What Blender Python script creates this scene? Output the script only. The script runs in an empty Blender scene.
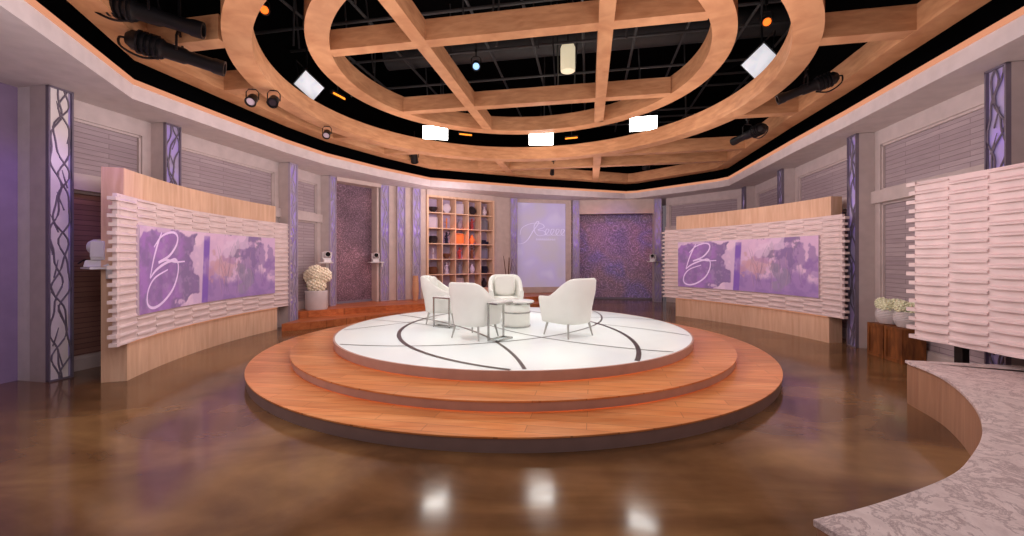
import bpy, math, random
import numpy as np
from mathutils import Vector, Matrix
random.seed(7)
PI = math.pi
R = math.radians
scene = bpy.context.scene
col = scene.collection
F = 412.0; Y0 = 259.0; H = 1.5            # focal length in pixels, horizon row, eye height
CX, CY = 0.12, 7.0                        # centre of the ceiling rings
SX = 0.02                                 # the round stage sits a touch left of it
UX = Vector((math.cos(R(10.5)), -math.sin(R(10.5)), 0)); VX = Vector((math.sin(R(10.5)), math.cos(R(10.5)), 0))

# ---------------------------------------------------------------- materials
def lin(c):
    return tuple(((x/255)/12.92 if x/255 <= .04045 else ((x/255+.055)/1.055)**2.4) for x in c) + (1.0,)

class NT:
    def __init__(s, name):
        s.m = bpy.data.materials.new(name); s.m.use_nodes = True
        s.t = s.m.node_tree; s.t.nodes.clear()
        s.out = s.n('ShaderNodeOutputMaterial'); s.b = s.n('ShaderNodeBsdfPrincipled')
        s.t.links.new(s.b.outputs[0], s.out.inputs[0])
    def n(s, typ, **kw):
        x = s.t.nodes.new(typ)
        for k, v in kw.items():
            if hasattr(x, k): setattr(x, k, v)
            else: x.inputs[k.replace('_', ' ')].default_value = v
        return x
    def l(s, a, b): s.t.links.new(a, b)
    def ramp(s, fac, stops):
        r = s.n('ShaderNodeValToRGB'); e = r.color_ramp.elements
        while len(e) < len(stops): e.new(.5)
        for q, (p, c) in zip(e, stops): q.position = p; q.color = c
        s.l(fac, r.inputs[0]); return r.outputs[0]
    def coord(s, kind='Object', scale=(1, 1, 1), rot=(0, 0, 0)):
        tc = s.n('ShaderNodeTexCoord'); mp = s.n('ShaderNodeMapping')
        s.l(tc.outputs[kind], mp.inputs[0]); mp.inputs['Scale'].default_value = scale; mp.inputs['Rotation'].default_value = rot
        return mp.outputs[0]
    def mix(s, fac, a, b, mode='MIX'):
        x = s.n('ShaderNodeMix'); x.data_type = 'RGBA'; x.blend_type = mode
        for inp, v in ((x.inputs[0], fac), (x.inputs[6], a), (x.inputs[7], b)):
            if isinstance(v, (int, float, tuple)): inp.default_value = v
            else: s.l(v, inp)
        return x.outputs[2]
    def bump(s, h, strength=.3, dist=.01):
        b = s.n('ShaderNodeBump'); b.inputs['Strength'].default_value = strength; b.inputs['Distance'].default_value = dist
        s.l(h, b.inputs['Height']); s.l(b.outputs[0], s.b.inputs['Normal'])
    def math(s, op, a, b=0.0):
        x = s.n('ShaderNodeMath', operation=op)
        for i, v in enumerate((a, b)):
            if isinstance(v, (int, float)): x.inputs[i].default_value = v
            else: s.l(v, x.inputs[i])
        return x.outputs[0]

def plain(name, rgb, rough=.5, metal=0, emit=None, es=0, var=.06, spec=.5):
    s = NT(name); c = lin(rgb)
    nz = s.n('ShaderNodeTexNoise'); nz.inputs['Scale'].default_value = 6; s.l(s.coord(), nz.inputs[0])
    lo = tuple(x*(1-var) for x in c[:3]) + (1,); hi = tuple(min(1, x*(1+var)) for x in c[:3]) + (1,)
    s.l(s.ramp(nz.outputs[0], [(.3, lo), (.7, hi)]), s.b.inputs['Base Color'])
    s.b.inputs['Roughness'].default_value = rough; s.b.inputs['Metallic'].default_value = metal
    s.b.inputs['Specular IOR Level'].default_value = spec
    if emit:
        s.b.inputs['Emission Color'].default_value = lin(emit); s.b.inputs['Emission Strength'].default_value = es
    return s.m

def wood(name, a, b, scale=(1, 12, 12), rough=.45, spec=.4, plank=None):
    s = NT(name); co = s.coord(scale=scale)
    nz = s.n('ShaderNodeTexNoise'); nz.inputs['Scale'].default_value = 1.6; nz.inputs['Detail'].default_value = 6; nz.inputs['Distortion'].default_value = .6
    s.l(co, nz.inputs[0])
    c = s.ramp(nz.outputs[0], [(.3, lin(a)), (.7, lin(b))])
    n2 = s.n('ShaderNodeTexNoise'); n2.inputs['Scale'].default_value = .9; s.l(s.coord(), n2.inputs[0])
    c = s.mix(.5, c, s.ramp(n2.outputs[0], [(.35, (.72, .72, .72, 1)), (.65, (1, 1, 1, 1))]), 'MULTIPLY')
    if plank:
        br = s.n('ShaderNodeTexBrick'); br.offset = .37
        s.l(s.coord(scale=(1, 1, 1), rot=plank), br.inputs[0])
        br.inputs['Color1'].default_value = (1, 1, 1, 1); br.inputs['Color2'].default_value = (.78, .74, .7, 1); br.inputs['Mortar'].default_value = (.45, .4, .36, 1)
        br.inputs['Scale'].default_value = 1; br.inputs['Mortar Size'].default_value = .003
        br.inputs['Brick Width'].default_value = 1.3; br.inputs['Row Height'].default_value = .14
        c = s.mix(.8, c, br.outputs[0], 'MULTIPLY')
    s.l(c, s.b.inputs['Base Color']); s.b.inputs['Roughness'].default_value = rough; s.b.inputs['Specular IOR Level'].default_value = spec
    return s.m

M = {}
M['white'] = plain('white_paint', (226, 218, 216), .6)
M['beige'] = plain('beige_paint', (204, 186, 176), .6)
M['soffit'] = plain('cove_plaster', (212, 202, 200), .7)
M['trim'] = plain('trim_paint', (198, 185, 181), .5)
M['violetwall'] = plain('dim_violet_wall', (140, 122, 152), .7)
M['black'] = plain('black_drape', (6, 6, 7), .9, spec=.1)
M['blackmetal'] = plain('black_metal', (18, 18, 20), .45)
M['pipe'] = plain('dark_pipe', (74, 74, 74), .5, .3)
M['maple'] = wood('maple', (214, 164, 122), (236, 192, 150))
M['maplev'] = wood('maple_vertical_grain', (220, 178, 144), (240, 204, 172), scale=(9, 9, .9), rough=.5)
M['beam'] = wood('beam_maple', (192, 136, 94), (220, 166, 120), scale=(2, 2, 9))
M['tread'] = wood('orange_tread_wood', (222, 134, 72), (246, 174, 112), scale=(1, 9, 9), rough=.3, plank=(0, 0, .2))
M['deck'] = wood('red_brown_deck_wood', (182, 100, 58), (216, 134, 82), scale=(1, 9, 9), rough=.35, plank=(0, 0, -.5))
M['steplight'] = plain('orange_step_light', (255, 120, 40), .5, emit=(255, 130, 56), es=3)
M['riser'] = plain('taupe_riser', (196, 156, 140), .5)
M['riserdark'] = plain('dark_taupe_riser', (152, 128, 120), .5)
M['benchwood'] = wood('bench_wood', (158, 116, 90), (180, 138, 108), scale=(9, 9, .9), rough=.5)
M['rustic'] = wood('rustic_crate_wood', (96, 56, 30), (158, 98, 52), scale=(9, 9, 2), rough=.6)
M['cladding'] = plain('white_cladding', (226, 208, 204), .5)
M['leather'] = plain('ivory_leather', (240, 240, 232), .45, var=.015)
M['legpaint'] = plain('pale_grey_leg', (176, 174, 168), .35)
M['chrome'] = plain('brushed_chrome', (190, 190, 186), .25, 1)
M['marble_small'] = plain('pale_marble', (236, 234, 230), .2)
M['inlay'] = plain('grey_metal_inlay', (120, 112, 108), .35, .6)
M['device'] = plain('white_device_plastic', (225, 222, 220), .4)
M['lens'] = plain('black_glass_lens', (8, 8, 10), .1)
M['petal'] = plain('cream_petals', (250, 242, 216), .7, var=.04)
M['petalg'] = plain('pale_green_petals', (238, 242, 208), .7, var=.05)
M['leaf'] = plain('green_leaf', (78, 104, 56), .6)
M['pot'] = plain('white_glazed_pot', (214, 208, 206), .3)
M['terracotta'] = plain('sand_vase', (206, 158, 122), .5)
M['twig'] = plain('brown_twig', (96, 62, 44), .7)
M['led_orange'] = plain('orange_led', (110, 70, 50), .5, emit=(255, 174, 134), es=.6)
M['led_white'] = plain('lit_led_face', (255, 255, 255), .5, emit=(255, 252, 246), es=16)
M['led_grey'] = plain('edge_on_led_face', (200, 205, 210), .5, emit=(214, 220, 226), es=.55, var=.2)
M['amber'] = plain('amber_lamp', (255, 170, 60), .5, emit=(255, 130, 30), es=1.6)
M['orangelens'] = plain('orange_lamp', (255, 120, 40), .5, emit=(255, 110, 30), es=1.4)
M['violetlens'] = plain('violet_lamp', (170, 40, 220), .5, emit=(180, 40, 230), es=1.6)
M['tube'] = plain('frosted_tube', (236, 224, 190), .5, emit=(240, 226, 190), es=.6)
M['globe'] = plain('blue_white_lamp', (190, 220, 255), .5, emit=(150, 200, 255), es=1.2)
for k, c in dict(dark=(44, 36, 42), red=(168, 62, 62), orange=(220, 130, 70), pale=(206, 190, 200), brown=(110, 70, 52), grey=(130, 124, 136), ink=(30, 30, 48), gold=(196, 156, 84)).items():
    M['d_' + k] = plain('decor_' + k, c, .45)

def m_floor():
    s = NT('polished_brown_concrete')
    n1 = s.n('ShaderNodeTexNoise'); n1.inputs['Scale'].default_value = .7; n1.inputs['Detail'].default_value = 7; n1.inputs['Distortion'].default_value = 1.2
    s.l(s.coord(scale=(.7, 1.5, 1)), n1.inputs[0])
    n2 = s.n('ShaderNodeTexNoise'); n2.inputs['Scale'].default_value = 5; n2.inputs['Detail'].default_value = 4; s.l(s.coord(), n2.inputs[0])
    a = s.ramp(n1.outputs[0], [(.3, lin((80, 56, 36))), (.5, lin((114, 82, 52))), (.72, lin((148, 113, 72)))])
    a = s.mix(.35, a, s.ramp(n2.outputs[0], [(.3, (.6, .6, .6, 1)), (.7, (1.1, 1.1, 1.1, 1))]), 'MULTIPLY')
    s.l(a, s.b.inputs['Base Color'])
    s.l(s.ramp(n2.outputs[0], [(.3, (.1,)*3 + (1,)), (.7, (.17,)*3 + (1,))]), s.b.inputs['Roughness'])
    s.b.inputs['Specular IOR Level'].default_value = .55
    return s.m
M['floor'] = m_floor()

def m_slats(name, c1, c2, c3):
    s = NT(name)
    br = s.n('ShaderNodeTexBrick'); br.offset = .43
    tc = s.n('ShaderNodeUVMap'); s.l(tc.outputs[0], br.inputs[0])
    br.inputs['Scale'].default_value = 1; br.inputs['Brick Width'].default_value = 1.1; br.inputs['Row Height'].default_value = .07; br.inputs['Mortar Size'].default_value = .004
    br.inputs['Color1'].default_value = lin(c1); br.inputs['Color2'].default_value = lin(c2); br.inputs['Mortar'].default_value = lin(c3)
    nz = s.n('ShaderNodeTexNoise'); mp = s.n('ShaderNodeMapping'); mp.inputs['Scale'].default_value = (2, 30, 1); s.l(tc.outputs[0], mp.inputs[0]); s.l(mp.outputs[0], nz.inputs[0]); nz.inputs['Scale'].default_value = 2; nz.inputs['Detail'].default_value = 5
    s.l(s.mix(.5, br.outputs[0], s.ramp(nz.outputs[0], [(.3, (.7, .68, .7, 1)), (.7, (1.1, 1.1, 1.1, 1))]), 'MULTIPLY'), s.b.inputs['Base Color'])
    s.b.inputs['Roughness'].default_value = .7; s.bump(br.outputs['Fac'], -.25, .006)
    return s.m
M['slats'] = m_slats('whitewashed_slats', (184, 170, 173), (166, 152, 156), (130, 117, 122))
M['slats_shaded'] = m_slats('shade_tinted_slats', (158, 120, 108), (138, 104, 94), (96, 72, 68))  # same slats, shade and warm wood reflection put into the brown

def m_marble():
    s = NT('pink_grey_marble'); co = s.coord()
    n = s.n('ShaderNodeTexNoise'); n.inputs['Scale'].default_value = 4.5; n.inputs['Detail'].default_value = 9; n.inputs['Roughness'].default_value = .74; n.inputs['Distortion'].default_value = .5; s.l(co, n.inputs[0])
    n3 = s.n('ShaderNodeTexNoise'); n3.inputs['Scale'].default_value = 14; n3.inputs['Detail'].default_value = 6; s.l(co, n3.inputs[0])
    c = s.ramp(n.outputs[0], [(.36, lin((222, 206, 200))), (.45, lin((228, 214, 208))), (.485, lin((166, 148, 146))), (.525, lin((226, 212, 206))), (.7, lin((196, 178, 174)))])
    c = s.mix(.4, c, s.ramp(n3.outputs[0], [(.35, (.66, .62, .62, 1)), (.6, (1, 1, 1, 1))]), 'MULTIPLY')
    s.l(c, s.b.inputs['Base Color']); s.b.inputs['Roughness'].default_value = .3
    return s.m
M['marble'] = m_marble()

def m_litfloor():
    s = NT('lit_white_floor')
    s.b.inputs['Base Color'].default_value = lin((238, 244, 240)); s.b.inputs['Roughness'].default_value = .25
    n = s.n('ShaderNodeTexNoise'); n.inputs['Scale'].default_value = .8; s.l(s.coord(), n.inputs[0])
    s.l(s.ramp(n.outputs[0], [(.35, lin((205, 224, 226))), (.65, lin((240, 240, 226)))]), s.b.inputs['Emission Color'])
    s.b.inputs['Emission Strength'].default_value = .2
    return s.m
M['litfloor'] = m_litfloor()

def m_glow():                                   # violet light boxes behind the vine lattices
    s = NT('violet_light_box'); co = s.coord('Object', scale=(1, 1, 1))
    n = s.n('ShaderNodeTexNoise'); n.inputs['Scale'].default_value = 1.7; n.inputs['Detail'].default_value = 3; s.l(co, n.inputs[0])
    c = s.ramp(n.outputs[0], [(.32, lin((142, 130, 146))), (.46, lin((160, 146, 178))), (.6, lin((160, 136, 214))), (.68, lin((196, 182, 224)))])
    sx = s.n('ShaderNodeSeparateXYZ'); tc = s.n('ShaderNodeTexCoord'); s.l(tc.outputs['Object'], sx.inputs[0])
    st = s.ramp(s.math('DIVIDE', sx.outputs[2], 3.6), [(0, (.06,)*3 + (1,)), (.55, (.1,)*3 + (1,)), (.66, (.3,)*3 + (1,)), (.9, (.24,)*3 + (1,)), (1, (.2,)*3 + (1,))])
    s.l(c, s.b.inputs['Base Color']); s.l(c, s.b.inputs['Emission Color']); s.l(st, s.b.inputs['Emission Strength'])
    s.b.inputs['Roughness'].default_value = .5
    return s.m
M['glow'] = m_glow()
M['lattice'] = plain('pewter_lattice', (132, 124, 138), .45, .4)
M['latticepale'] = plain('pale_pewter_lattice', (188, 176, 192), .45, .2)

def m_glitter(name, cols, scale=2.4):
    s = NT(name); uv = s.n('ShaderNodeUVMap').outputs[0]
    v = s.n('ShaderNodeTexVoronoi'); v.inputs['Scale'].default_value = scale; s.l(uv, v.inputs[0]); v.inputs['Randomness'].default_value = .55
    ring = s.math('SINE', s.math('MULTIPLY', v.outputs['Distance'], 34))
    v2 = s.n('ShaderNodeTexVoronoi'); v2.inputs['Scale'].default_value = 30; s.l(uv, v2.inputs[0])
    n = s.n('ShaderNodeTexNoise'); n.inputs['Scale'].default_value = .7; n.inputs['Detail'].default_value = 2; s.l(uv, n.inputs[0])
    c = s.ramp(n.outputs[0], [(.3, lin(cols[0])), (.47, lin(cols[1])), (.58, lin(cols[2])), (.72, lin(cols[3]))])
    c = s.mix(.45, c, s.ramp(ring, [(.35, (.55, .5, .55, 1)), (.9, (1.35, 1.3, 1.4, 1))]), 'MULTIPLY')
    c = s.mix(.7, c, s.ramp(v2.outputs['Distance'], [(.1, (1.7, 1.6, 1.7, 1)), (.55, (.5, .5, .5, 1))]), 'MULTIPLY')
    s.l(c, s.b.inputs['Base Color']); s.b.inputs['Roughness'].default_value = .4; s.b.inputs['Specular IOR Level'].default_value = .5
    s.bump(ring, .25, .01)
    return s.m
M['glitter_dark'] = m_glitter('burgundy_glitter', [(112, 94, 106), (150, 124, 136), (176, 142, 152), (140, 118, 136)], 4)
M['glitter'] = m_glitter('violet_glitter', [(176, 158, 196), (206, 176, 196), (178, 166, 224), (220, 186, 202)], 2.4)

def m_frost():
    s = NT('frosted_violet_panel')
    n = s.n('ShaderNodeTexNoise'); n.inputs['Scale'].default_value = .8; n.inputs['Detail'].default_value = 2; s.l(s.n('ShaderNodeUVMap').outputs[0], n.inputs[0])
    c = s.ramp(n.outputs[0], [(.35, lin((188, 180, 192))), (.55, lin((186, 176, 212))), (.7, lin((206, 200, 224)))])
    s.l(c, s.b.inputs['Base Color']); s.l(c, s.b.inputs['Emission Color']); s.b.inputs['Emission Strength'].default_value = .3; s.b.inputs['Roughness'].default_value = .35
    return s.m
M['frost'] = m_frost()
M['script'] = plain('pale_pink_script', (216, 190, 222), .5, emit=(216, 190, 222), es=.3)
M['scriptlav'] = plain('pale_lavender_script', (226, 220, 244), .5, emit=(220, 214, 244), es=.2)

def m_screen():
    s = NT('watercolour_screen'); a = s.n('ShaderNodeVertexColor'); a.layer_name = 'paint'
    s.l(a.outputs[0], s.b.inputs['Emission Color']); s.b.inputs['Emission Strength'].default_value = .4
    s.l(a.outputs[0], s.b.inputs['Base Color']); s.b.inputs['Roughness'].default_value = .3
    return s.m
M['screen'] = m_screen()

# ---------------------------------------------------------------- mesh builder
ROOT = {}
def rootmat(o):
    while o.parent: o = o.parent
    return ROOT.get(o.name, Matrix())

class MB:
    def __init__(s): s.v = []; s.f = []; s.uv = {}
    def add(s, vs, fs):
        b = len(s.v); s.v += [Vector(p) for p in vs]; s.f += [tuple(i + b for i in f) for f in fs]; return b
    def box(s, c, size, rz=0, taper=1.0):
        c = Vector(c); hx, hy, hz = size[0]/2, size[1]/2, size[2]/2
        vs = []
        for z, k in ((-hz, 1), (hz, taper)):
            for x, y in ((-hx, -hy), (hx, -hy), (hx, hy), (-hx, hy)):
                p = Vector((x*k, y*k, z)); p.rotate(Matrix.Rotation(rz, 3, 'Z')); vs.append(c + p)
        s.add(vs, [(3, 2, 1, 0), (4, 5, 6, 7), (0, 1, 5, 4), (1, 2, 6, 5), (2, 3, 7, 6), (3, 0, 4, 7)]); return s
    def boxab(s, a, b, z0, z1, t, off=0):       # slab standing along the line a-b, thickness t to the left, shifted by off
        a = Vector((a[0], a[1], 0)); b = Vector((b[0], b[1], 0)); d = (b - a).normalized(); n = Vector((-d.y, d.x, 0))
        p = [a + n*off, b + n*off, b + n*(off+t), a + n*(off+t)]
        return s.prism([(q.x, q.y) for q in p], z0, z1)
    def prism(s, poly, z0, z1):
        n = len(poly); ar = sum(poly[i][0]*poly[(i+1) % n][1] - poly[(i+1) % n][0]*poly[i][1] for i in range(n))
        if ar < 0: poly = poly[::-1]
        vs = [(x, y, z0) for x, y in poly] + [(x, y, z1) for x, y in poly]
        s.add(vs, [tuple(range(n))[::-1], tuple(range(n, 2*n))] + [(i, (i+1) % n, n+(i+1) % n, n+i) for i in range(n)]); return s
    def tube(s, pts, r, n=8, closed=False):
        pts = [Vector(p) for p in pts]; m = len(pts); rs = r if isinstance(r, (list, tuple)) else [r]*m
        base = len(s.v); up = Vector((0, 0, 1))
        for i, p in enumerate(pts):
            if closed: d = pts[(i+1) % m] - pts[i-1]
            else: d = pts[min(i+1, m-1)] - pts[max(i-1, 0)]
            d.normalize()
            ref = up if abs(d.dot(up)) < .95 else Vector((1, 0, 0))
            a = d.cross(ref).normalized(); b = a.cross(d).normalized()
            for k in range(n):
                t = 2*PI*k/n; s.v.append(p + (a*math.cos(t) + b*math.sin(t))*rs[i])
        for i in range(m if closed else m-1):
            j = (i+1) % m
            for k in range(n):
                q = (k+1) % n; s.f.append((base+i*n+k, base+i*n+q, base+j*n+q, base+j*n+k))
        if not closed:
            s.f.append(tuple(base+k for k in range(n))[::-1]); s.f.append(tuple(base+(m-1)*n+k for k in range(n)))
        return s
    def lathe(s, prof, c=(0, 0, 0), n=32, axis=None, cap=False):
        c = Vector(c); base = len(s.v); m = len(prof)
        rot = Vector((0, 0, 1)).rotation_difference(Vector(axis)).to_matrix() if axis else Matrix.Identity(3)
        for (r, z) in prof:
            for k in range(n):
                t = 2*PI*k/n; s.v.append(c + rot @ Vector((r*math.cos(t), r*math.sin(t), z)))
        for i in range(m-1):
            for k in range(n):
                q = (k+1) % n; s.f.append((base+i*n+k, base+i*n+q, base+(i+1)*n+q, base+(i+1)*n+k))
        if cap and prof[0][0] > 1e-5: s.f.append(tuple(base+k for k in range(n))[::-1])
        if cap and prof[-1][0] > 1e-5: s.f.append(tuple(base+(m-1)*n+k for k in range(n)))
        return s
    def sweep(s, path, prof, closed=False):     # prof: closed loop of (offset to the right of travel, z)
        P = [Vector((p[0], p[1])) for p in path]; m = len(P); base = len(s.v); k = len(prof)
        for i in range(m):
            d0 = (P[i] - P[i-1]).normalized() if (i > 0 or closed) else None
            d1 = (P[(i+1) % m] - P[i]).normalized() if (i < m-1 or closed) else None
            d0 = d0 or d1; d1 = d1 or d0
            n0 = Vector((d0.y, -d0.x)); n1 = Vector((d1.y, -d1.x)); nn = (n0 + n1).normalized(); sc = 1/max(.3, nn.dot(n0))
            for off, z in prof:
                q = P[i] + nn*off*sc; s.v.append(Vector((q.x, q.y, z)))
        for i in range(m if closed else m-1):
            j = (i+1) % m
            for a in range(k):
                b = (a+1) % k; s.f.append((base+i*k+a, base+j*k+a, base+j*k+b, base+i*k+b))
        if not closed:
            s.f.append(tuple(base+a for a in range(k))); s.f.append(tuple(base+(m-1)*k+a for a in range(k))[::-1])
        return s
    def ring(s, c, r0, r1, z0, z1, n=128):      # flat annulus block
        base = len(s.v)
        for k in range(n):
            t = 2*PI*k/n
            for r, z in ((r0, z0), (r1, z0), (r1, z1), (r0, z1)): s.v.append(Vector((c[0]+r*math.cos(t), c[1]+r*math.sin(t), z)))
        for k in range(n):
            q = (k+1) % n
            for a in range(4):
                b = (a+1) % 4; s.f.append((base+k*4+a, base+q*4+a, base+q*4+b, base+k*4+b)[::-1])
        return s
    def grid(s, fn, nu, nv):
        base = len(s.v)
        for j in range(nv+1):
            for i in range(nu+1): s.v.append(Vector(fn(i/nu, j/nv)))
        for j in range(nv):
            for i in range(nu):
                a = base+j*(nu+1)+i; s.f.append((a, a+1, a+nu+2, a+nu+1))
        return s
    def ico(s, c, r, seed=0, sub=1, sq=1):
        import bmesh
        bm = bmesh.new(); bmesh.ops.create_icosphere(bm, subdivisions=sub, radius=r)
        bm.verts.ensure_lookup_table(); c = Vector(c)
        s.add([c + Vector((v.co.x, v.co.y, v.co.z*sq)) for v in bm.verts], [tuple(v.index for v in f.verts) for f in bm.faces]); bm.free(); return s
    def build(s, name, m, parent=None, smooth=None, fix=True, uvfn=None, bevel=0, kind=None):
        me = bpy.data.meshes.new(name)
        inv = rootmat(parent).inverted() if parent else Matrix()
        me.from_pydata([tuple(inv @ p) for p in s.v], [], s.f)
        me.validate()
        if fix:
            import bmesh
            bm = bmesh.new(); bm.from_mesh(me); bmesh.ops.recalc_face_normals(bm, faces=bm.faces[:])
            bm.to_mesh(me); bm.free()
        me.materials.append(m if not isinstance(m, str) else M[m])
        if uvfn:
            uv = me.uv_layers.new(name='UVMap')
            for lp in me.loops: uv.data[lp.index].uv = uvfn(s.v[lp.vertex_index])
        if smooth is not None:
            me.polygons.foreach_set('use_smooth', [True]*len(me.polygons)); me.set_sharp_from_angle(angle=R(smooth))
        o = bpy.data.objects.new(name, me); col.objects.link(o)
        if parent: o.parent = parent
        if bevel:
            b = o.modifiers.new('bevel', 'BEVEL'); b.width = bevel; b.segments = 2; b.limit_method = 'ANGLE'
        if kind: o['kind'] = kind
        return o

def tag(o, label, cat, group=None):
    o['label'] = label; o['category'] = cat
    if group: o['group'] = group
    return o
def thing(name, label, cat, loc=(0, 0, 0), rz=0, group=None):
    o = bpy.data.objects.new(name, None); col.objects.link(o); o.location = loc; o.rotation_euler = (0, 0, rz)
    o.empty_display_size = .1
    ROOT[o.name] = Matrix.Translation(Vector(loc)) @ Matrix.Rotation(rz, 4, 'Z')
    return tag(o, label, cat, group)
def local(o):                                   # build this thing's parts in its own local frame
    ROOT[o.name] = Matrix(); return o
def copy_tree(o, parent=None):
    c = o.copy(); col.objects.link(c)
    if parent: c.parent = parent
    for ch in list(o.children): copy_tree(ch, c)
    return c
def struct(o, label=None):
    o['kind'] = 'structure'
    return o
def catmull(pts, n=10):
    pts = [Vector(p) for p in pts]; P = [2*pts[0]-pts[1]] + pts + [2*pts[-1]-pts[-2]]; out = []
    for i in range(1, len(P)-2):
        a, b, c, d = P[i-1:i+3]
        for k in range(n):
            t = k/n; out.append(.5*((2*b) + (c-a)*t + (2*a-5*b+4*c-d)*t*t + (3*b-3*c+d-a)*t**3))
    out.append(P[-2]); return out
def uv2w(u, v): return Vector((CX, CY, 0)) + UX*u + VX*v

# ---------------------------------------------------------------- camera
cam = bpy.data.objects.new('camera', bpy.data.cameras.new('camera')); col.objects.link(cam)
cam.location = (0, 0, H); cam.rotation_euler = (PI/2, 0, 0)
cam.data.sensor_width = 36; cam.data.lens = F/1024*36; cam.data.shift_y = -(268-Y0)/1024; cam.data.clip_start = .05
scene.camera = cam

# ---------------------------------------------------------------- floor, ceiling void
b = MB(); b.box((0, 8, -.05), (24, 24, .1)); struct(b.build('floor', 'floor'))
b = MB(); b.box((0, 8, 7.3), (24, 24, .1)); struct(b.build('ceiling', 'black'))

# cove path (clockwise seen from above: left side away from us, round the back, right side back to us)
COVE = [(-3.55, 1.4), (-4.4, 3.79), (-5.02, 5.45), (-4.78, 6.75), (-4.5, 8.2), (-4.18, 9.25), (-3.4, 10.65), (-2.4, 12.05), (.66, 13.4), (4.0, 14.5), (4.35, 14.35), (6.1, 12.3), (6.27, 11.9), (5.6, 8.2), (5.35, 6.6), (4.84, 3.9), (4.35, 1.4)]
ZS = 3.62; ZL = 3.88
b = MB(); b.sweep(COVE, [(0, ZS), (-2.6, ZS), (-2.6, ZS+.06), (-.02, ZS+.06), (-.04, ZL-.03), (-.10, ZL-.03), (-.10, ZL), (.0, ZL), (.012, ZL-.035), (0, ZL-.035)])
cove = struct(b.build('trim_1', 'soffit'))
b = MB(); b.sweep(COVE, [(.004, ZL-.07), (.02, ZL-.07), (.02, ZL-.002), (.004, ZL-.002)]); b.build('led_strip', 'led_orange', cove)
b = MB(); b.sweep(COVE, [(-.45, ZL-.25), (-.5, ZL-.25), (-.5, 7.2), (-.45, 7.2)]); struct(b.build('trim_2', 'black'))

# ---------------------------------------------------------------- walls
def lx(d): return -5.62 + .19*(d-5)
def rx(d): return 4.447 + .194*d
PAL = 0
class Bay: pass
def bay(parent, A, B, out, z0=0, slat='slats', ztop=ZS, low=None):
    """recessed bay between points A and B on the front line; out = unit vector pointing behind the wall"""
    A = Vector((A[0], A[1], 0)); B = Vector((B[0], B[1], 0)); out = Vector((out[0], out[1], 0)); d = (B-A).normalized(); L = (B-A).length
    rec = .34
    def q(a, bb, za, zb, o0, o1, mb):
        p = [A+d*a+out*o0, A+d*bb+out*o0, A+d*bb+out*o1, A+d*a+out*o1]; mb.prism([(x.x, x.y) for x in p], za, zb)
    uvf = lambda p: ((Vector((p.x, p.y, 0))-A).dot(d), p.z)
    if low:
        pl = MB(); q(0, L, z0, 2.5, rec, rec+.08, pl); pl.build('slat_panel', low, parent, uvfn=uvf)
    pan = MB(); q(0, L, 2.5 if low else z0, ztop, rec, rec+.08, pan)
    pan.build('slat_panel', slat, parent, uvfn=lambda p: ((Vector((p.x, p.y, 0))-A).dot(d), p.z))
    fr = MB()
    s = .13
    q(0, L, 3.38, ztop, rec-.06, rec, fr); q(0, L, 2.42, 2.62, rec-.12, rec, fr); q(0, L, z0, z0+.16, rec-.05, rec, fr)
    for za, zb in ((z0+.16, 2.42), (2.62, 3.38)):
        q(0, s, za, zb, rec-.06, rec, fr); q(L-s, L, za, zb, rec-.06, rec, fr)
        q(s, L-s, za, za+.035, rec-.035, rec, fr); q(s, L-s, zb-.035, zb, rec-.035, rec, fr)
        q(s, s+.03, za, zb, rec-.035, rec, fr); q(L-s-.03, L-s, za, zb, rec-.035, rec, fr)
    fr.build('panel_moulding', 'trim', parent)

OUTL = Vector((-.982, .187, 0)); OUTR = Vector((.982, -.19, 0))
CW = .25
LC = [5.12, 6.5, 9.14, 10.54]                       # light columns along the left wall
wl = thing('wall_left', None, None); del wl['label'], wl['category']; wl['kind'] = 'structure'
def lp(d): return (lx(d), d)
def rp(d): return (rx(d), d)
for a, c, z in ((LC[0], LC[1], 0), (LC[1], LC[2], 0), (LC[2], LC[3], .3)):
    bay(wl, lp(a+.12), lp(c-.12), OUTL, z, low='slats_shaded' if a == LC[0] else None)
# deep pier and violet wall left of the first column
p0 = Vector((*lp(5.0), 0)); dL = Vector((.187, .982, 0))
b = MB(); q = [p0, p0+OUTL*.5, p0+OUTL*.5-dL*4, p0+OUTL*.62-dL*4, p0+OUTL*.62+dL*.24, p0+dL*.24+OUTL*.05, ]
b.prism([(x.x, x.y) for x in [p0+OUTL*.5, p0+OUTL*.5-dL*4, p0+OUTL*.62-dL*4, p0+OUTL*.62]], 0, ZS); b.build('side_wall', 'violetwall', wl)
b = MB(); b.prism([(x.x, x.y) for x in [p0+OUTL*.02, p0+OUTL*.62, p0+OUTL*.62+dL*.2, p0+OUTL*.02+dL*.2]], 0, ZS); b.build('end_pier', 'white', wl)

RC = [4.55, 7.07, 9.77, 12.13]
wr = thing('wall_right', None, None); del wr['label'], wr['category']; wr['kind'] = 'structure'
for a, c in ((.8, RC[0]), (RC[0], RC[1]), (RC[1], RC[2]), (RC[2], RC[3])):
    bay(wr, rp(a+.12), rp(c-.12), OUTR)

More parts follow.
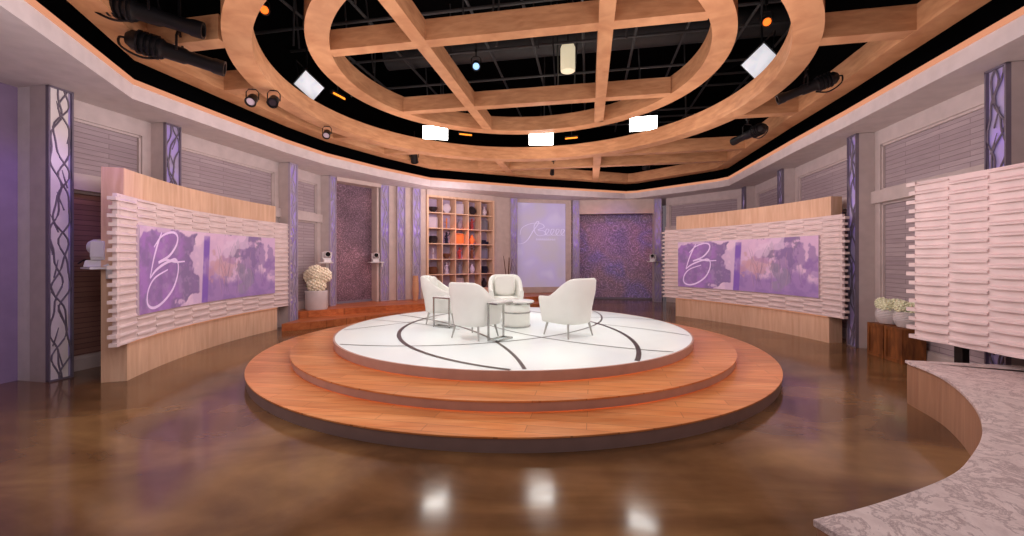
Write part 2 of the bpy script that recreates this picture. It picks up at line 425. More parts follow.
C5 = Vector((-3.62, 11.75, 0)); C8 = Vector((.07, 14.3, 0)); C9 = Vector((2.3, 14.8, 0)); C10 = Vector((5.1, 14.4, 0)); C11 = Vector((*rp(12.13), 0)); C4 = Vector((*lp(10.54), 0))
wb = thing('wall_back', None, None); del wb['label'], wb['category']; wb['kind'] = 'structure'
dB = (C8-C5).normalized(); nB = Vector((-dB.y, dB.x, 0))       # nB points behind the wall
DECK = .3
def onB(px):                                        # distance along C5-C8 seen at image column px
    a = (px-512)/F; return (a*C5.y - C5.x)/(dB.x - a*dB.y)
sBL, sBR = onB(427.4), onB(495)
b = MB()
def seg(mb, o, d, n, s0, s1, z0, z1, o0, o1):
    p = [o+d*s0+n*o0, o+d*s1+n*o0, o+d*s1+n*o1, o+d*s0+n*o1]; mb.prism([(x.x, x.y) for x in p], z0, z1); return mb
LB = (C8-C5).length
seg(b, C5, dB, nB, -.12, sBL, DECK, ZS, .1, .5); seg(b, C5, dB, nB, sBR, LB, DECK, ZS, .1, .5); seg(b, C5, dB, nB, sBL, sBR, 3.46, ZS, .02, .5); seg(b, C5, dB, nB, sBL, sBR, DECK, 3.46, .5, .6)
b.build('plain_wall', 'beige', wb)
d89 = (C9-C8).normalized(); n89 = Vector((-d89.y, d89.x, 0)); L89 = (C9-C8).length
b = MB(); seg(b, C8, d89, n89, .12, L89-.12, DECK, DECK+.2, .2, .4); seg(b, C8, d89, n89, .12, L89-.12, 3.5, ZS, .15, .4); seg(b, C8, d89, n89, L89-.32, L89-.12, DECK, 3.5, .15, .4); b.build('panel_surround', 'beige', wb)
d910 = (C10-C9).normalized(); n910 = Vector((-d910.y, d910.x, 0)); L910 = (C10-C9).length
b = MB(); seg(b, C9, d910, n910, .1, L910-.1, 3.12, ZS, .1, .3); b.build('opening_header', 'beige', wb)
bay(wb, tuple((C10+(C11-C10).normalized()*.14)[:2]), tuple((C11-(C11-C10).normalized()*.14)[:2]), Vector(((C11-C10).normalized().y*-1, (C11-C10).normalized().x, 0)))
d45 = (C5-C4).normalized(); n45 = Vector((-d45.y, d45.x, 0)); L45 = (C5-C4).length
b = MB(); seg(b, C4, d45, n45, .1, L45-.12, 3.52, ZS, 0, .5); seg(b, C4, d45, n45, L45-.2, L45-.12, DECK, 3.52, .1, .4); b.build('niche_surround', 'beige', wb)

def glitter(o, d, n, s0, s1, z0, z1, off, mat, label):
    t = thing('glitter_panel', label, 'wall panel', tuple(o+d*((s0+s1)/2)+n*off+Vector((0, 0, z0))))
    mb = seg(MB(), o, d, n, s0, s1, z0+.06, z1, off, off+.06); mb.build('panel', mat, t, uvfn=lambda p: ((Vector((p.x, p.y, 0))-o).dot(d), p.z))
    seg(MB(), o, d, n, s0, s1, z0, z0+.06, off-.03, off+.06).build('base_rail', 'd_grey', t)
glitter(C4, d45, n45, .12, L45-.2, DECK, 3.54, .36, 'glitter_dark', 'dark burgundy glitter wall panel in the niche left of the bookcase')
glitter(C9, d910, n910, -.25, L910+.35, 0, 3.42, .9, 'glitter', 'wide violet glitter wall with ring pattern right of the frosted panel')

# frosted panel with script
t = thing('frosted_panel', 'tall frosted lavender panel with pale script between two lit columns on the back wall', 'wall panel', tuple(C8+d89*1.1+n89*.2+Vector((0, 0, .5))))
FA = .12; FB = L89-.32
mb = seg(MB(), C8, d89, n89, FA, FB, DECK+.2, 3.5, .22, .26); mb.build('glass', 'frost', t, uvfn=lambda p: ((Vector((p.x, p.y, 0))-C8).dot(d89), p.z))
def ribbon(mb, pts2, fn, w, off=0.0, n=10):
    pts = catmull([(x, y, 0) for x, y in pts2], n); m = len(pts); base = len(mb.v)
    for i, p in enumerate(pts):
        dd = (pts[min(i+1, m-1)] - pts[max(i-1, 0)]).normalized(); nn = Vector((-dd.y, dd.x, 0))
        ww = w*(.55+.45*math.sin(PI*min(1, max(0, i/(m-1)))))
        for sgn in (-1, 1):
            q = p + nn*ww*sgn; mb.v.append(Vector(fn(q.x, q.y)))
    for i in range(m-1): mb.f.append((base+2*i, base+2*i+1, base+2*i+3, base+2*i+2))
mb = MB(); ffn = lambda x, y: C8 + d89*(FA + x*(FB-FA)) + n89*.212 + Vector((0, 0, y))
ribbon(mb, [(.01, 2.06), (.1, 2.04), (.22, 2.16), (.34, 2.5), (.45, 2.78), (.42, 2.84), (.36, 2.66), (.38, 2.44), (.44, 2.34)], ffn, .01)
ribbon(mb, [(.08, 2.36), (.12, 2.6), (.3, 2.76), (.5, 2.76), (.56, 2.64), (.44, 2.54), (.56, 2.5), (.58, 2.38), (.46, 2.33), (.4, 2.38)], ffn, .01)
x = .55
for k in range(4):
    ribbon(mb, [(x, 2.36), (x+.05, 2.37), (x+.11, 2.54), (x+.06, 2.57), (x+.04, 2.43), (x+.08, 2.35), (x+.12, 2.38)], ffn, .008); x += .105
for k in range(10):
    x0 = .40+.04*k; ribbon(mb, [(x0, 2.16), (x0+.008, 2.22), (x0+.022, 2.22), (x0+.022, 2.16)], ffn, .006, n=4)
mb.build('script_lettering', 'scriptlav', t)

# ---------------------------------------------------------------- light columns
def light_column(c, tang, nrm, z0, label, seed, pale=True, depth=.32):
    """c front-face centre, tang along the wall, nrm pointing into the wall"""
    rnd = random.Random(seed)
    c = Vector((c[0], c[1], 0)); tang = Vector((tang[0], tang[1], 0)).normalized(); nrm = Vector((nrm[0], nrm[1], 0)).normalized()
    t = thing('lattice_light_tower', label, 'light column', tuple(c+Vector((0, 0, z0))), 0, 'lattice light columns around the set')
    hw = CW/2; zt = ZS-.004
    mb = MB(); seg(mb, c, tang, nrm, -hw, hw, z0, zt, .05, depth); mb.build('pier', 'trim', t)
    mb = MB(); seg(mb, c, tang, nrm, -hw+.015, hw-.015, z0+.02, zt-.02, .035, .05); mb.build('light_panel', 'glow', t)
    fr = MB()
    for s0, s1, za, zb in ((-hw, -hw+.018, z0, zt), (hw-.018, hw, z0, zt), (-hw, hw, z0, z0+.02), (-hw, hw, zt-.02, zt)):
        seg(fr, c, tang, nrm, s0, s1, za, zb, 0, .05)
    lat = 'latticepale' if pale else 'lattice'
    fr.build('column_frame', lat, t)
    v = MB(); hh = zt-z0
    for k in range(3):
        ph = rnd.uniform(0, 6.28); wl_ = rnd.uniform(.75, 1.15); pts = []
        ctr = (-.05, .05, 0)[k]; amp = (.055, .055, .075)[k]
        for i in range(61):
            z = z0+.02+(hh-.04)*i/60
            s = ctr + amp*math.sin(2*PI*z/wl_+ph) + .02*math.sin(2*PI*z/.41+ph*2); s = max(-hw+.022, min(hw-.022, s))
            pts.append(c + tang*s + nrm*.018 + Vector((0, 0, z)))
        v.tube(pts, .0105, 5)
    for i in range(int(hh/.28)):                   # short leaf-like branches
        z = z0+.15+.28*i; s = rnd.uniform(-.08, .08); e = rnd.choice((-1, 1))*rnd.uniform(.04, .08); s2 = max(-hw+.02, min(hw-.02, s+e))
        v.tube([c+tang*s+nrm*.018+Vector((0, 0, z)), c+tang*(s+s2)/2+nrm*.016+Vector((0, 0, z+.1)), c+tang*s2+nrm*.018+Vector((0, 0, z+.22))], [.009, .008, .004], 5)
    v.build('vine_lattice', lat, t)
    return t
light_column(lp(LC[0]), dL, OUTL, 0, 'widest-looking lattice light column, at the far left end of the wall', 1, False, .3)
light_column(lp(LC[1]), dL, OUTL, 0, 'lattice light column rising behind the left curved display wall near its closer end', 2, False)
light_column(lp(LC[2]), dL, OUTL, 0, 'lattice light column at the far end of the left curved display wall', 3)
light_column(lp(LC[3]), dL, OUTL, DECK, 'lattice light column between the white hydrangea planter and the burgundy glitter panel', 4)
for s, lab, sd in ((0, 'lattice light column just right of the burgundy glitter panel', 5), (onB(401.5), 'lattice light column middle of the three between burgundy panel and bookcase', 6), (onB(417), 'lattice light column next to the bookcase, standing behind the sand vase', 7)):
    light_column(C5+dB*s, dB, nB, DECK, lab, sd)
light_column(C8-d89*.0, d89, n89, DECK, 'lattice light column between the bookcase and the frosted lavender panel', 8)
light_column(C9, d910, n910, 0, 'lattice light column between the frosted panel and the violet ring-pattern glitter wall', 9)
light_column(C10, d910, n910, 0, 'lattice light column at the right edge of the violet ring-pattern glitter wall', 10)
dR = Vector((.19, .982, 0))
light_column(rp(RC[3]), dR, OUTR, 0, 'lattice light column in the back right corner peeking over the right display wall', 11, False)
light_column(rp(RC[2]), dR, OUTR, 0, 'thin-looking lattice light column above the middle of the right curved display wall', 12, False)
light_column(rp(RC[1]), dR, OUTR, 0, 'dark lattice light column standing at the near end of the right curved display wall', 13, False)
light_column(rp(RC[0]), dR, OUTR, 0, 'violet lattice light column rising above the pink-white wavy partition', 14, False)

# ---------------------------------------------------------------- round stage
t = thing('round_stage', 'round three-tier stage with orange wooden steps and glowing white floor', 'stage', (SX, CY, 0))
R1, R2, R3 = 3.83, 3.34, 2.81
Z1, Z2, Z3 = .127, .236, .36
for (ra, z0, z1) in ((R1, 0, Z1), (R2, Z1, Z2)):
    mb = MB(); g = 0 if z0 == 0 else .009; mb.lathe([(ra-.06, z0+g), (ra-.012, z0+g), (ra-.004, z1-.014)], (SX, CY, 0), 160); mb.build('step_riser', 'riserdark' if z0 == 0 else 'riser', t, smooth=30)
    mb = MB(); mb.lathe([(ra-.02, z1-.014), (ra, z1-.014), (ra, z1), (ra-.9, z1), (ra-.9, z1-.014)], (SX, CY, 0), 160); mb.build('step_tread', 'tread', t, smooth=30)
for ra, z0 in ((R2, Z1), (R3, Z2)):             # orange light line tucked under each riser
    MB().ring((SX, CY), ra-.05, ra-.044, z0+.001, z0+.008, 160).build('step_light', 'steplight', t)
mb = MB(); mb.lathe([(R3-.06, Z2+.009), (R3-.01, Z2+.009), (R3, Z3-.02), (R3, Z3), (R3-.025, Z3)], (SX, CY, 0), 160); mb.build('platform_rim', 'riser', t, smooth=30)
mb = MB(); mb.lathe([(0.0, Z3-.002), (R3-.02, Z3-.002), (R3-.02, Z3-.03), (0, Z3-.03)], (SX, CY, 0), 160); mb.build('white_floor', 'litfloor', t, smooth=30)
# metal inlay arcs: circles as large as the platform, off centre, overlapping like petals
def circ3(a, b_, c):
    ax, ay = a; bx, by = b_; cx, cy = c; d = 2*(ax*(by-cy)+bx*(cy-ay)+cx*(ay-by))
    ux = ((ax*ax+ay*ay)*(by-cy)+(bx*bx+by*by)*(cy-ay)+(cx*cx+cy*cy)*(ay-by))/d
    uy = ((ax*ax+ay*ay)*(cx-bx)+(bx*bx+by*by)*(ax-cx)+(cx*cx+cy*cy)*(bx-ax))/d
    return (ux, uy), math.hypot(ax-ux, ay-uy)
inl = MB()
for (pa, pb, pc, w) in (((-1.6, 8.1), (-1.68, 6.12), (-.07, 4.26), .03), ((-1.54, 7.75), (-.19, 5.6), (.13, 4.27), .022), ((1.53, 7.23), (1.70, 6.2), (1.48, 4.82), .03),
                        ((-2.37, 5.53), (-.17, 5.66), (1.67, 7.7), .016), ((-.06, 6.56), (.8, 5.68), (2.2, 4.98), .016), ((1.53, 7.23), (2.07, 6.78), (2.67, 6.1), .013), ((1.0, 7.9), (1.74, 8.06), (2.62, 7.75), .012), ((-2.75, 6.59), (-2.25, 7.03), (-1.5, 7.9), .013), ((-2.65, 7.75), (-1.93, 7.42), (-.9, 6.7), .013)):
    (ox, oy), rr = circ3(pa, pb, pc); run = []
    full = w >= .016
    N = 360
    for k in range(N+1):
        th = 2*PI*k/N; x = ox+rr*math.cos(th); y = oy+rr*math.sin(th)
        ok = math.hypot(x-SX, y-CY) < R3-.03
        if not full: ok = ok and min(pa[0], pc[0])-.1 <= x <= max(pa[0], pc[0])+.1 and min(pa[1], pb[1], pc[1])-.2 <= y <= max(pa[1], pb[1], pc[1])+.2
        if ok: run.append(th)
        if (not ok or k == N) and run:
            if len(run) > 1:
                base = len(inl.v)
                for th in run:
                    for r_ in (rr-w, rr+w): inl.v.append(Vector((ox+r_*math.cos(th), oy+r_*math.sin(th), Z3+.001)))
                for i in range(len(run)-1): inl.f.append((base+2*i, base+2*i+1, base+2*i+3, base+2*i+2))
            run = []
inl.build('inlay_lines', 'inlay', t)

# ---------------------------------------------------------------- rear deck with one lower step
EDGE2 = [(-4.84, 9.40), (-4.48, 9.72), (-3.4, 10.5), (-2.3, 11.1), (-.6, 12.2), (.6, 13.1), (2.05, 14.2), (2.2, 14.72)]
EDGE1 = [(-4.78, 8.55), (-4.2, 8.95), (-3.1, 10.05), (-1.9, 10.7), (-.2, 11.75), (1.0, 12.7), (2.3, 13.9), (2.45, 14.75)]
t = thing('raised_deck', 'raised red-brown wooden deck with a lower step along the back left wall', 'deck', (-2, 11, 0))
back = [(2.4, 15.6), (-5.9, 15.6), (-5.9, 9.4)]
def deck_poly(e): return [tuple(p[:2]) for p in catmull([(x, y, 0) for x, y in e], 6)]
BACK = [C8+d89*2.1+n89*.19, C8+n89*.19, C8+nB*.09, C5+nB*.09-dB*.1, C5-d45*.1+n45*.42, C4+d45*.14+n45*.42, C4-dL*.12+OUTL*.33, Vector((*lp(9.29), 0))+OUTL*.33]
BACK = [(p.x, p.y) for p in BACK]
MB().prism(deck_poly(EDGE2)+BACK, .15, DECK).build('deck_floor', 'deck', t)
MB().prism(deck_poly(EDGE1)+BACK[:-1]+[(-4.86, 9.36), (-4.78, 9.3)], 0, .15).build('deck_step', 'deck', t)

# ---------------------------------------------------------------- timber ceiling
ZO = 4.13; ZI = 4.6; BH = .3
t = thing('timber_ring', 'large outer wooden ceiling ring circling above the stage', 'ceiling ring', (CX, CY, ZO))
MB().ring((CX, CY), 3.84, 4.14, ZO, ZO+.31, 160).build('ring_beam', 'beam', t, smooth=30)
t2 = thing('timber_ring', 'smaller inner wooden ceiling ring crossed by four beams', 'ceiling ring', (CX, CY, ZI))
MB().ring((CX, CY), 2.95, 3.26, ZI, ZI+.33, 160).build('ring_beam', 'beam', t2, smooth=30)
def beam(mb, u0, v0, u1, v1, z, w=.2, h=BH):
    a = uv2w(u0, v0); b_ = uv2w(u1, v1); d = (b_-a).normalized(); n = Vector((-d.y, d.x, 0))*w/2
    mb.prism([((a-n).x, (a-n).y), ((b_-n).x, (b_-n).y), ((b_+n).x, (b_+n).y), ((a+n).x, (a+n).y)], z, z+h); return mb
for v in (-1.28, 1.3):
    s = math.sqrt(2.97**2-v*v); beam(MB(), -s, v, s, v, ZI+.003).build('crossbeam', 'beam', t2)
for u in (-1.22, 1.39):
    s = math.sqrt(2.97**2-u*u); beam(MB(), u, -s, u, s, ZI).build('crossbeam', 'beam', t2)
t3 = thing('ceiling_beam_grid', 'many-sided wooden beam frame following the cove, tied to the outer ring by spokes', 'ceiling frame', (CX, CY, ZO))
MB().sweep(COVE, [(.02, ZO), (.02, ZO+BH), (.34, ZO+BH), (.34, ZO)]).build('perimeter_beam', 'beam', t3)
def covehit(u, v, du, dv):                       # distance from a point to the cove along a grid direction
    best = None; o = uv2w(u, v); d = UX*du + VX*dv
    for i in range(len(COVE)-1):
        a = Vector((*COVE[i], 0)); e = Vector((*COVE[i+1], 0)) - a; den = d.x*e.y - d.y*e.x
        if abs(den) < 1e-9: continue
        w = a-o; tt = (w.x*e.y - w.y*e.x)/den; ss = (w.x*d.y - w.y*d.x)/den
        if tt > 0 and 0 <= ss <= 1 and (best is None or tt < best): best = tt
    return best
def spoke(u, v, du, dv):
    r = 4.12; a = math.sqrt(max(0, r*r - (v*v if du else u*u)))
    su, sv = (a*du, v) if du else (u, a*dv)
    h = covehit(su, sv, du, dv)
    if h and h > .45: beam(MB(), su, sv, su+du*(h-.25), sv+dv*(h-.25), ZO+.004).build('spoke', 'beam', t3)
for v in (-2.6, -1.3, 1.33, 2.75): spoke(0, v, -1, 0)
for v in (-2.6, -1.3, 1.38, 3.85): spoke(0, v, 1, 0)
for u in (-1.22, 1.39): spoke(u, 0, 0, 1)
h1 = covehit(-.6, 5.1, -1, 0); h2 = covehit(-.6, 5.1, 1, 0)
beam(MB(), -.6-h1+.3, 5.1, -.6+h2-.3, 5.1, ZO+.008).build('spoke', 'beam', t3)

# ---------------------------------------------------------------- wavy cladding and display walls
class Arc:
    def __init__(s, A, B, sag, toward):           # arc from A to B, bulging away from 'toward'
        A = Vector((A[0], A[1], 0)); B = Vector((B[0], B[1], 0)); s.A = A; s.L = (B-A).length; d = (B-A)/s.L; n = Vector((-d.y, d.x, 0))
        if n.dot(Vector((toward[0], toward[1], 0)) - A) < 0: n = -n
        s.d = d; s.n = n; s.sag = sag
        if sag: s.r = (s.L**2/4+sag**2)/(2*sag); s.half = math.asin(s.L/2/s.r); s.len = 2*s.half*s.r
        else: s.r = 0; s.len = s.L
    def p(s, q, off=0, z=0):                      # q metres along, off metres toward the viewer side
        if not s.sag: r = s.A + s.d*q + s.n*off
        else:
            a = -s.half + q/s.r; c = s.A + s.d*s.L/2 + s.n*(s.r-s.sag); rr = s.r-off
            r = c + s.d*rr*math.sin(a) - s.n*rr*math.cos(a)
        return Vector((r.x, r.y, z))
def arcslab(arc, s0, s1, o0, o1, z0, z1, n=24, mb=None):
    mb = mb or MB(); base = len(mb.v)
    for i in range(n+1):
        q = s0+(s1-s0)*i/n
        for o, z in ((o0, z0), (o1, z0), (o1, z1), (o0, z1)): mb.v.append(arc.p(q, o, z))
    for i in range(n):
        for a in range(4):
            b_ = (a+1) % 4; mb.f.append((base+i*4+a, base+i*4+b_, base+(i+1)*4+b_, base+(i+1)*4+a))
    mb.f.append((base, base+1, base+2, base+3)); mb.f.append(tuple(base+n*4+a for a in range(4))[::-1]); return mb
def cladding(arc, s0, s1, z0, z1, off, rowh, colw, depth=.05, mb=None):
    mb = mb or MB(); ncol = max(1, round((s1-s0)/colw)); cw = (s1-s0)/ncol
    arcslab(arc, s0+.06, s1-.06, off-.04, off+.012, z0+.01, z1-.01, mb=mb)
    for c in range(ncol):
        qa, qb = s0+c*cw, s0+(c+1)*cw
        z = z0 - (rowh*.5 if c % 2 else 0)
        while z < z1-.01:
            a, e = max(z, z0), min(z+rowh, z1)
            if e-a > .02:
                h = e-a; n = 4; base = len(mb.v)
                prof = [(-.035, a), (depth, a+.002), (depth, a+h*.2), (.008, a+h*.42), (.008, e-.001), (-.035, e-.001)]
                for i in range(n+1):
                    q = qa+(qb-qa)*i/n; k = 1-.45*abs(2*i/n-1)**2
                    for o, zz in prof: mb.v.append(arc.p(q, off+(o*k if o > .02 else o), zz))
                for i in range(n):
                    for x in range(6):
                        y = (x+1) % 6; mb.f.append((base+i*6+x, base+i*6+y, base+(i+1)*6+y, base+(i+1)*6+x))
                mb.f.append(tuple(base+x for x in range(6))); mb.f.append(tuple(base+n*6+x for x in range(6))[::-1])
            z += rowh
    z = z0
    while z < z1-.03:                             # slat ends stick out past the backing like teeth
        k = int(round((z-z0)/rowh)) % 2
        for a, e in ((s0-.05-.03*k, s0+.02), (s1-.02, s1+.05+.03*k)): arcslab(arc, a, e, off-.05, off+.03, z, z+rowh*.42, 2, mb=mb)
        z += rowh
    return mb

# watercolour painting of the screens, computed point by point
def vnoise(x, y, seed):
    rs = np.random.RandomState(seed); g = rs.rand(64, 64)
    xi = np.floor(x).astype(int); yi = np.floor(y).astype(int); fx = x-xi; fy = y-yi
    fx = fx*fx*(3-2*fx); fy = fy*fy*(3-2*fy); G = lambda a, b_: g[a % 64, b_ % 64]
    return (G(xi, yi)*(1-fx)+G(xi+1, yi)*fx)*(1-fy)+(G(xi, yi+1)*(1-fx)+G(xi+1, yi+1)*fx)*fy
def fbm(x, y, seed, o=5):
    r = 0; a = .5
    for k in range(o): r = r+a*vnoise(x*2**k, y*2**k, seed+k); a *= .5
    return r
def ss(a, b_, x): t_ = np.clip((x-a)/(b_-a), 0, 1); return t_*t_*(3-2*t_)
def paint(u, v):
    X = u*3.1; L = lambda c: np.array(lin(c)[:3])
    n1 = fbm(X*3+5, v*3, 11, 7); n2 = fbm(X*7, v*7+3, 23, 6); n3 = fbm(X*4+9, v*4+7, 37, 7); n4 = fbm(X*14+3, v*14, 51)
    def over(base, c, m): return base*(1-m[..., None]) + L(c)*m[..., None]
    def blot(cx, cy, sx, r, n, k=.6, e=.03): return ss(e, -e, np.hypot((u-cx)*sx, v-cy)-r-k*(n-.5))
    im = np.zeros(u.shape+(3,)) + L((208, 170, 192))
    im = over(im, (178, 140, 178), ss(.42, .6, n3)*.8)
    rgt = ss(.455, .47, u)                                   # meadow on the right
    im = over(im, (196, 148, 180), rgt*.6)
    im = over(im, (134, 92, 158), rgt*ss(.1, -.1, v-.40-.55*(n1-.48)-.1*np.sin(u*17)))
    im = over(im, (112, 74, 148), rgt*ss(.46, .6, n2)*ss(.75, .2, v)*.75)
    im = over(im, (182, 130, 132), blot(.585, .56, 2.4, .13, n3, .9)*rgt*.75)
    im = over(im, (186, 126, 128), blot(.535, .42, 2.6, .08, n2, .8)*rgt*.6)
    im = over(im, (150, 100, 150), blot(.66, .62, 2.6, .08, n1, .9)*rgt*.7)
    im = over(im, (86, 72, 108), blot(.79, .74, 2.4, .17, n2, 1.1)*.8)
    im = over(im, (104, 70, 136), blot(.86, .58, 2.4, .14, n3, 1.1)*.7)
    im = over(im, (112, 66, 146), blot(.95, .36, 2.2, .2, n1, .9)*.75)
    im = over(im, (116, 108, 128), blot(.745, .22, 2.4, .12, n3, .9)*.65)
    im = over(im, (206, 172, 196), blot(.69, .84, 2.2, .10, n1, .9)*.6)
    for k in range(26):                                     # thin stems and branches
        rs = np.random.RandomState(100+k); x0 = rs.uniform(.54, .97); x1 = x0+rs.uniform(-.09, .09); top = rs.uniform(.45, .95); bot = rs.uniform(0, .3)
        xs = x0+(x1-x0)*(v/top)**1.5+.006*np.sin(v*14+k)
        im = over(im, (78, 58, 96) if k % 3 else (176, 122, 138), rgt*ss(.0026, .0008, np.abs(u-xs))*ss(top, top-.1, v)*ss(bot, bot+.1, v)*.5)
    lb = .405+.03*np.sin(v*6+1)-.10*ss(.22, .08, v)-.03*ss(.55, .4, v)+.5*(n1-.5)*.6
    d = lb-u
    left = ss(-.008, .008, d)*ss(-.015, .015, .955+.16*(n2-.5)-.10*ss(.0, .03, .03-u)-v)
    im = over(im, (120, 70, 146), left); im = over(im, (140, 74, 166), left*ss(.42, .62, n3)*.9); im = over(im, (98, 66, 128), left*ss(.48, .64, n2)*.7)
    im = over(im, (94, 74, 120), left*ss(.2, .33, u+.3*(n1-.5))*.75); im = over(im, (84, 54, 112), left*ss(.03, .0, np.abs(d-.006))*.5)
    im = over(im, (150, 116, 164), left*ss(.55, .68, n4)*.45)
    im = over(im, (188, 150, 182), ss(.003, -.003, np.abs(u-.425)-.011)*ss(.80, .78, v)*.9)
    g_ = im.mean(axis=2, keepdims=True); im = (im*.8+g_*.2)*.84 + L((186, 160, 186))*.16
    im = over(im, (116, 84, 156), ss(.003, -.003, np.abs(u-.462-.02*(v-.5))-.022)*ss(.97, .94, v)*(.65+.35*ss(.35, .6, n3)))
    return im
def screen_mesh(arc, s0, s1, z0, z1, off, flip, parent):
    nu, nv = 300, 96
    mb = MB(); f = (lambda u, v: arc.p(s0+(s1-s0)*u, off, z0+(z1-z0)*v))
    mb.grid(f, nu, nv)
    o = mb.build('screen', 'screen', parent, smooth=60)
    U, V = np.meshgrid(np.linspace(0, 1, nu+1), np.linspace(0, 1, nv+1))
    c = paint(U if not flip else 1-U, V).reshape(-1, 3); a = np.ones((len(c), 4)); a[:, :3] = c
    at = o.data.color_attributes.new('paint', 'FLOAT_COLOR', 'POINT'); at.data.foreach_set('color', a.astype(np.float32).ravel())
    # the script B
    w = MB(); fx = lambda x, y: arc.p(s0+(s1-s0)*((.04+.27*x) if not flip else 1-(.04+.27*x)), off+.006, z0+(z1-z0)*(.03+.94*y))
    T = lambda L_: [((x-185)/210, (460-y)/362) for x, y in L_]
    for L_ in ([(268, 106), (250, 150), (226, 225), (205, 318)],
               [(226, 178), (262, 130), (305, 106), (338, 104), (353, 128), (342, 170), (305, 218), (250, 248), (290, 236), (340, 246), (392, 244)],
               [(305, 240), (340, 232), (356, 262), (350, 320), (322, 385), (270, 436), (222, 452), (192, 428), (196, 370), (230, 318), (300, 282)],
               [(205, 318), (240, 280), (300, 246), (352, 240)]):
        ribbon(w, T(L_), fx, .018)
    # ribbon width is in letter units: build keeps it on the screen surface
    w.build('script_letter', 'script', o)
    b_ = MB(); e = .004
    arcslab(arc, s0-e, s1+e, off-.04, off-.004, z0-e, z1+e, mb=b_); b_.build('screen_housing', 'd_pale', parent)
    return o
def display_wall(A, B, label, flip):
    arc = Arc(A, B, .24, (CX, CY)); L = arc.len
    t = thing('curved_screen_stand', label, 'display wall', tuple(arc.p(L/2)), 0, 'curved display walls')
    arcslab(arc, 0, L, -.22, 0, 0, 2.62).build('wood_slab', 'maplev', t)
    arcslab(arc, 0, L, 0.002, .035, 0, .455).build('wood_base', 'maplev', t)
    arcslab(arc, .02, L-.02, 0.05, .062, .462, .472).build('led_strip', 'led_orange', t)
    cladding(arc, -.3, L+.3, .48, 2.27, .06, .1, .42, .044).build('wavy_cladding', 'cladding', t)
    screen_mesh(arc, .12, L-.15, .79, 1.93, .107, flip, t)
    return arc
arcL = display_wall((-4.77, 5.06), (-5.03, 8.77), 'left curved wooden display wall with white wavy cladding and purple script B screen', False)
arcR = display_wall((4.34, 10.88), (5.69, 7.35), 'right curved wooden display wall with white wavy cladding and purple script B screen', False)

# partition at the right edge
arcP = Arc((4.74, 4.84), (4.72, 2.3), .05, (0, 4))
t = thing('wavy_partition', 'tall white wavy-clad partition glowing pink at the right edge behind the marble bench', 'partition', tuple(arcP.p(1.2)))
cladding(arcP, 0, arcP.len, .57, 2.4, .0, .105, .36, .055).build('wavy_cladding', 'cladding', t)
arcslab(arcP, .08, arcP.len, -.16, -.04, .6, 2.37).build('back_board', 'maplev', t)
for q in (.35, 1.4, 2.3): arcslab(arcP, q, q+.08, -.14, -.06, 0, .6, 1).build('post', 'blackmetal', t)

# ---------------------------------------------------------------- marble bench
inner = [(4.09, 4.29), (3.86, 3.7), (3.4, 3.05), (2.9, 2.54), (2.42, 2.18), (2.08, 1.98), (1.57, 1.776), (1.217, 1.667)]
ci = [Vector((p.x, p.y, 0)) for p in catmull([(x, y, 0) for x, y in inner], 8)]
co_ = []
for i, p in enumerate(ci):
    d = (ci[min(i+1, len(ci)-1)]-ci[max(i-1, 0)]).normalized(); n = Vector((-d.y, d.x, 0)); co_.append(p+n*.9)
co_[0] = Vector((5.02, 4.07, 0)); co_[1] = Vector((4.98, 3.7, 0))
t = thing('marble_bench', 'low curved bench with pinkish veined marble top and wooden front at lower right', 'bench', tuple(ci[24]))
poly = [(p.x, p.y) for p in ci]+[(p.x, p.y) for p in co_[::-1]]
def stripmesh(ci, co_, z0, z1):
    mb = MB(); n = len(ci)
    for a, c in zip(ci, co_):
        for p, z in ((a, z0), (c, z0), (c, z1), (a, z1)): mb.v.append(Vector((p.x, p.y, z)))
    for i in range(n-1):
        for a in range(4):
            b_ = (a+1) % 4; mb.f.append((i*4+a, i*4+b_, (i+1)*4+b_, (i+1)*4+a))
    mb.f.append((0, 1, 2, 3)); mb.f.append(tuple((n-1)*4+a for a in range(4))[::-1]); return mb
stripmesh(ci, co_, .42, .448).build('marble_top', 'marble', t, bevel=.004)
c2 = [a+(c-a)*.02 for a, c in zip(ci, co_)]; c3 = [a+(c-a)*.95 for a, c in zip(ci, co_)]
stripmesh(c2, c3, 0, .42).build('wood_front', 'benchwood', t)

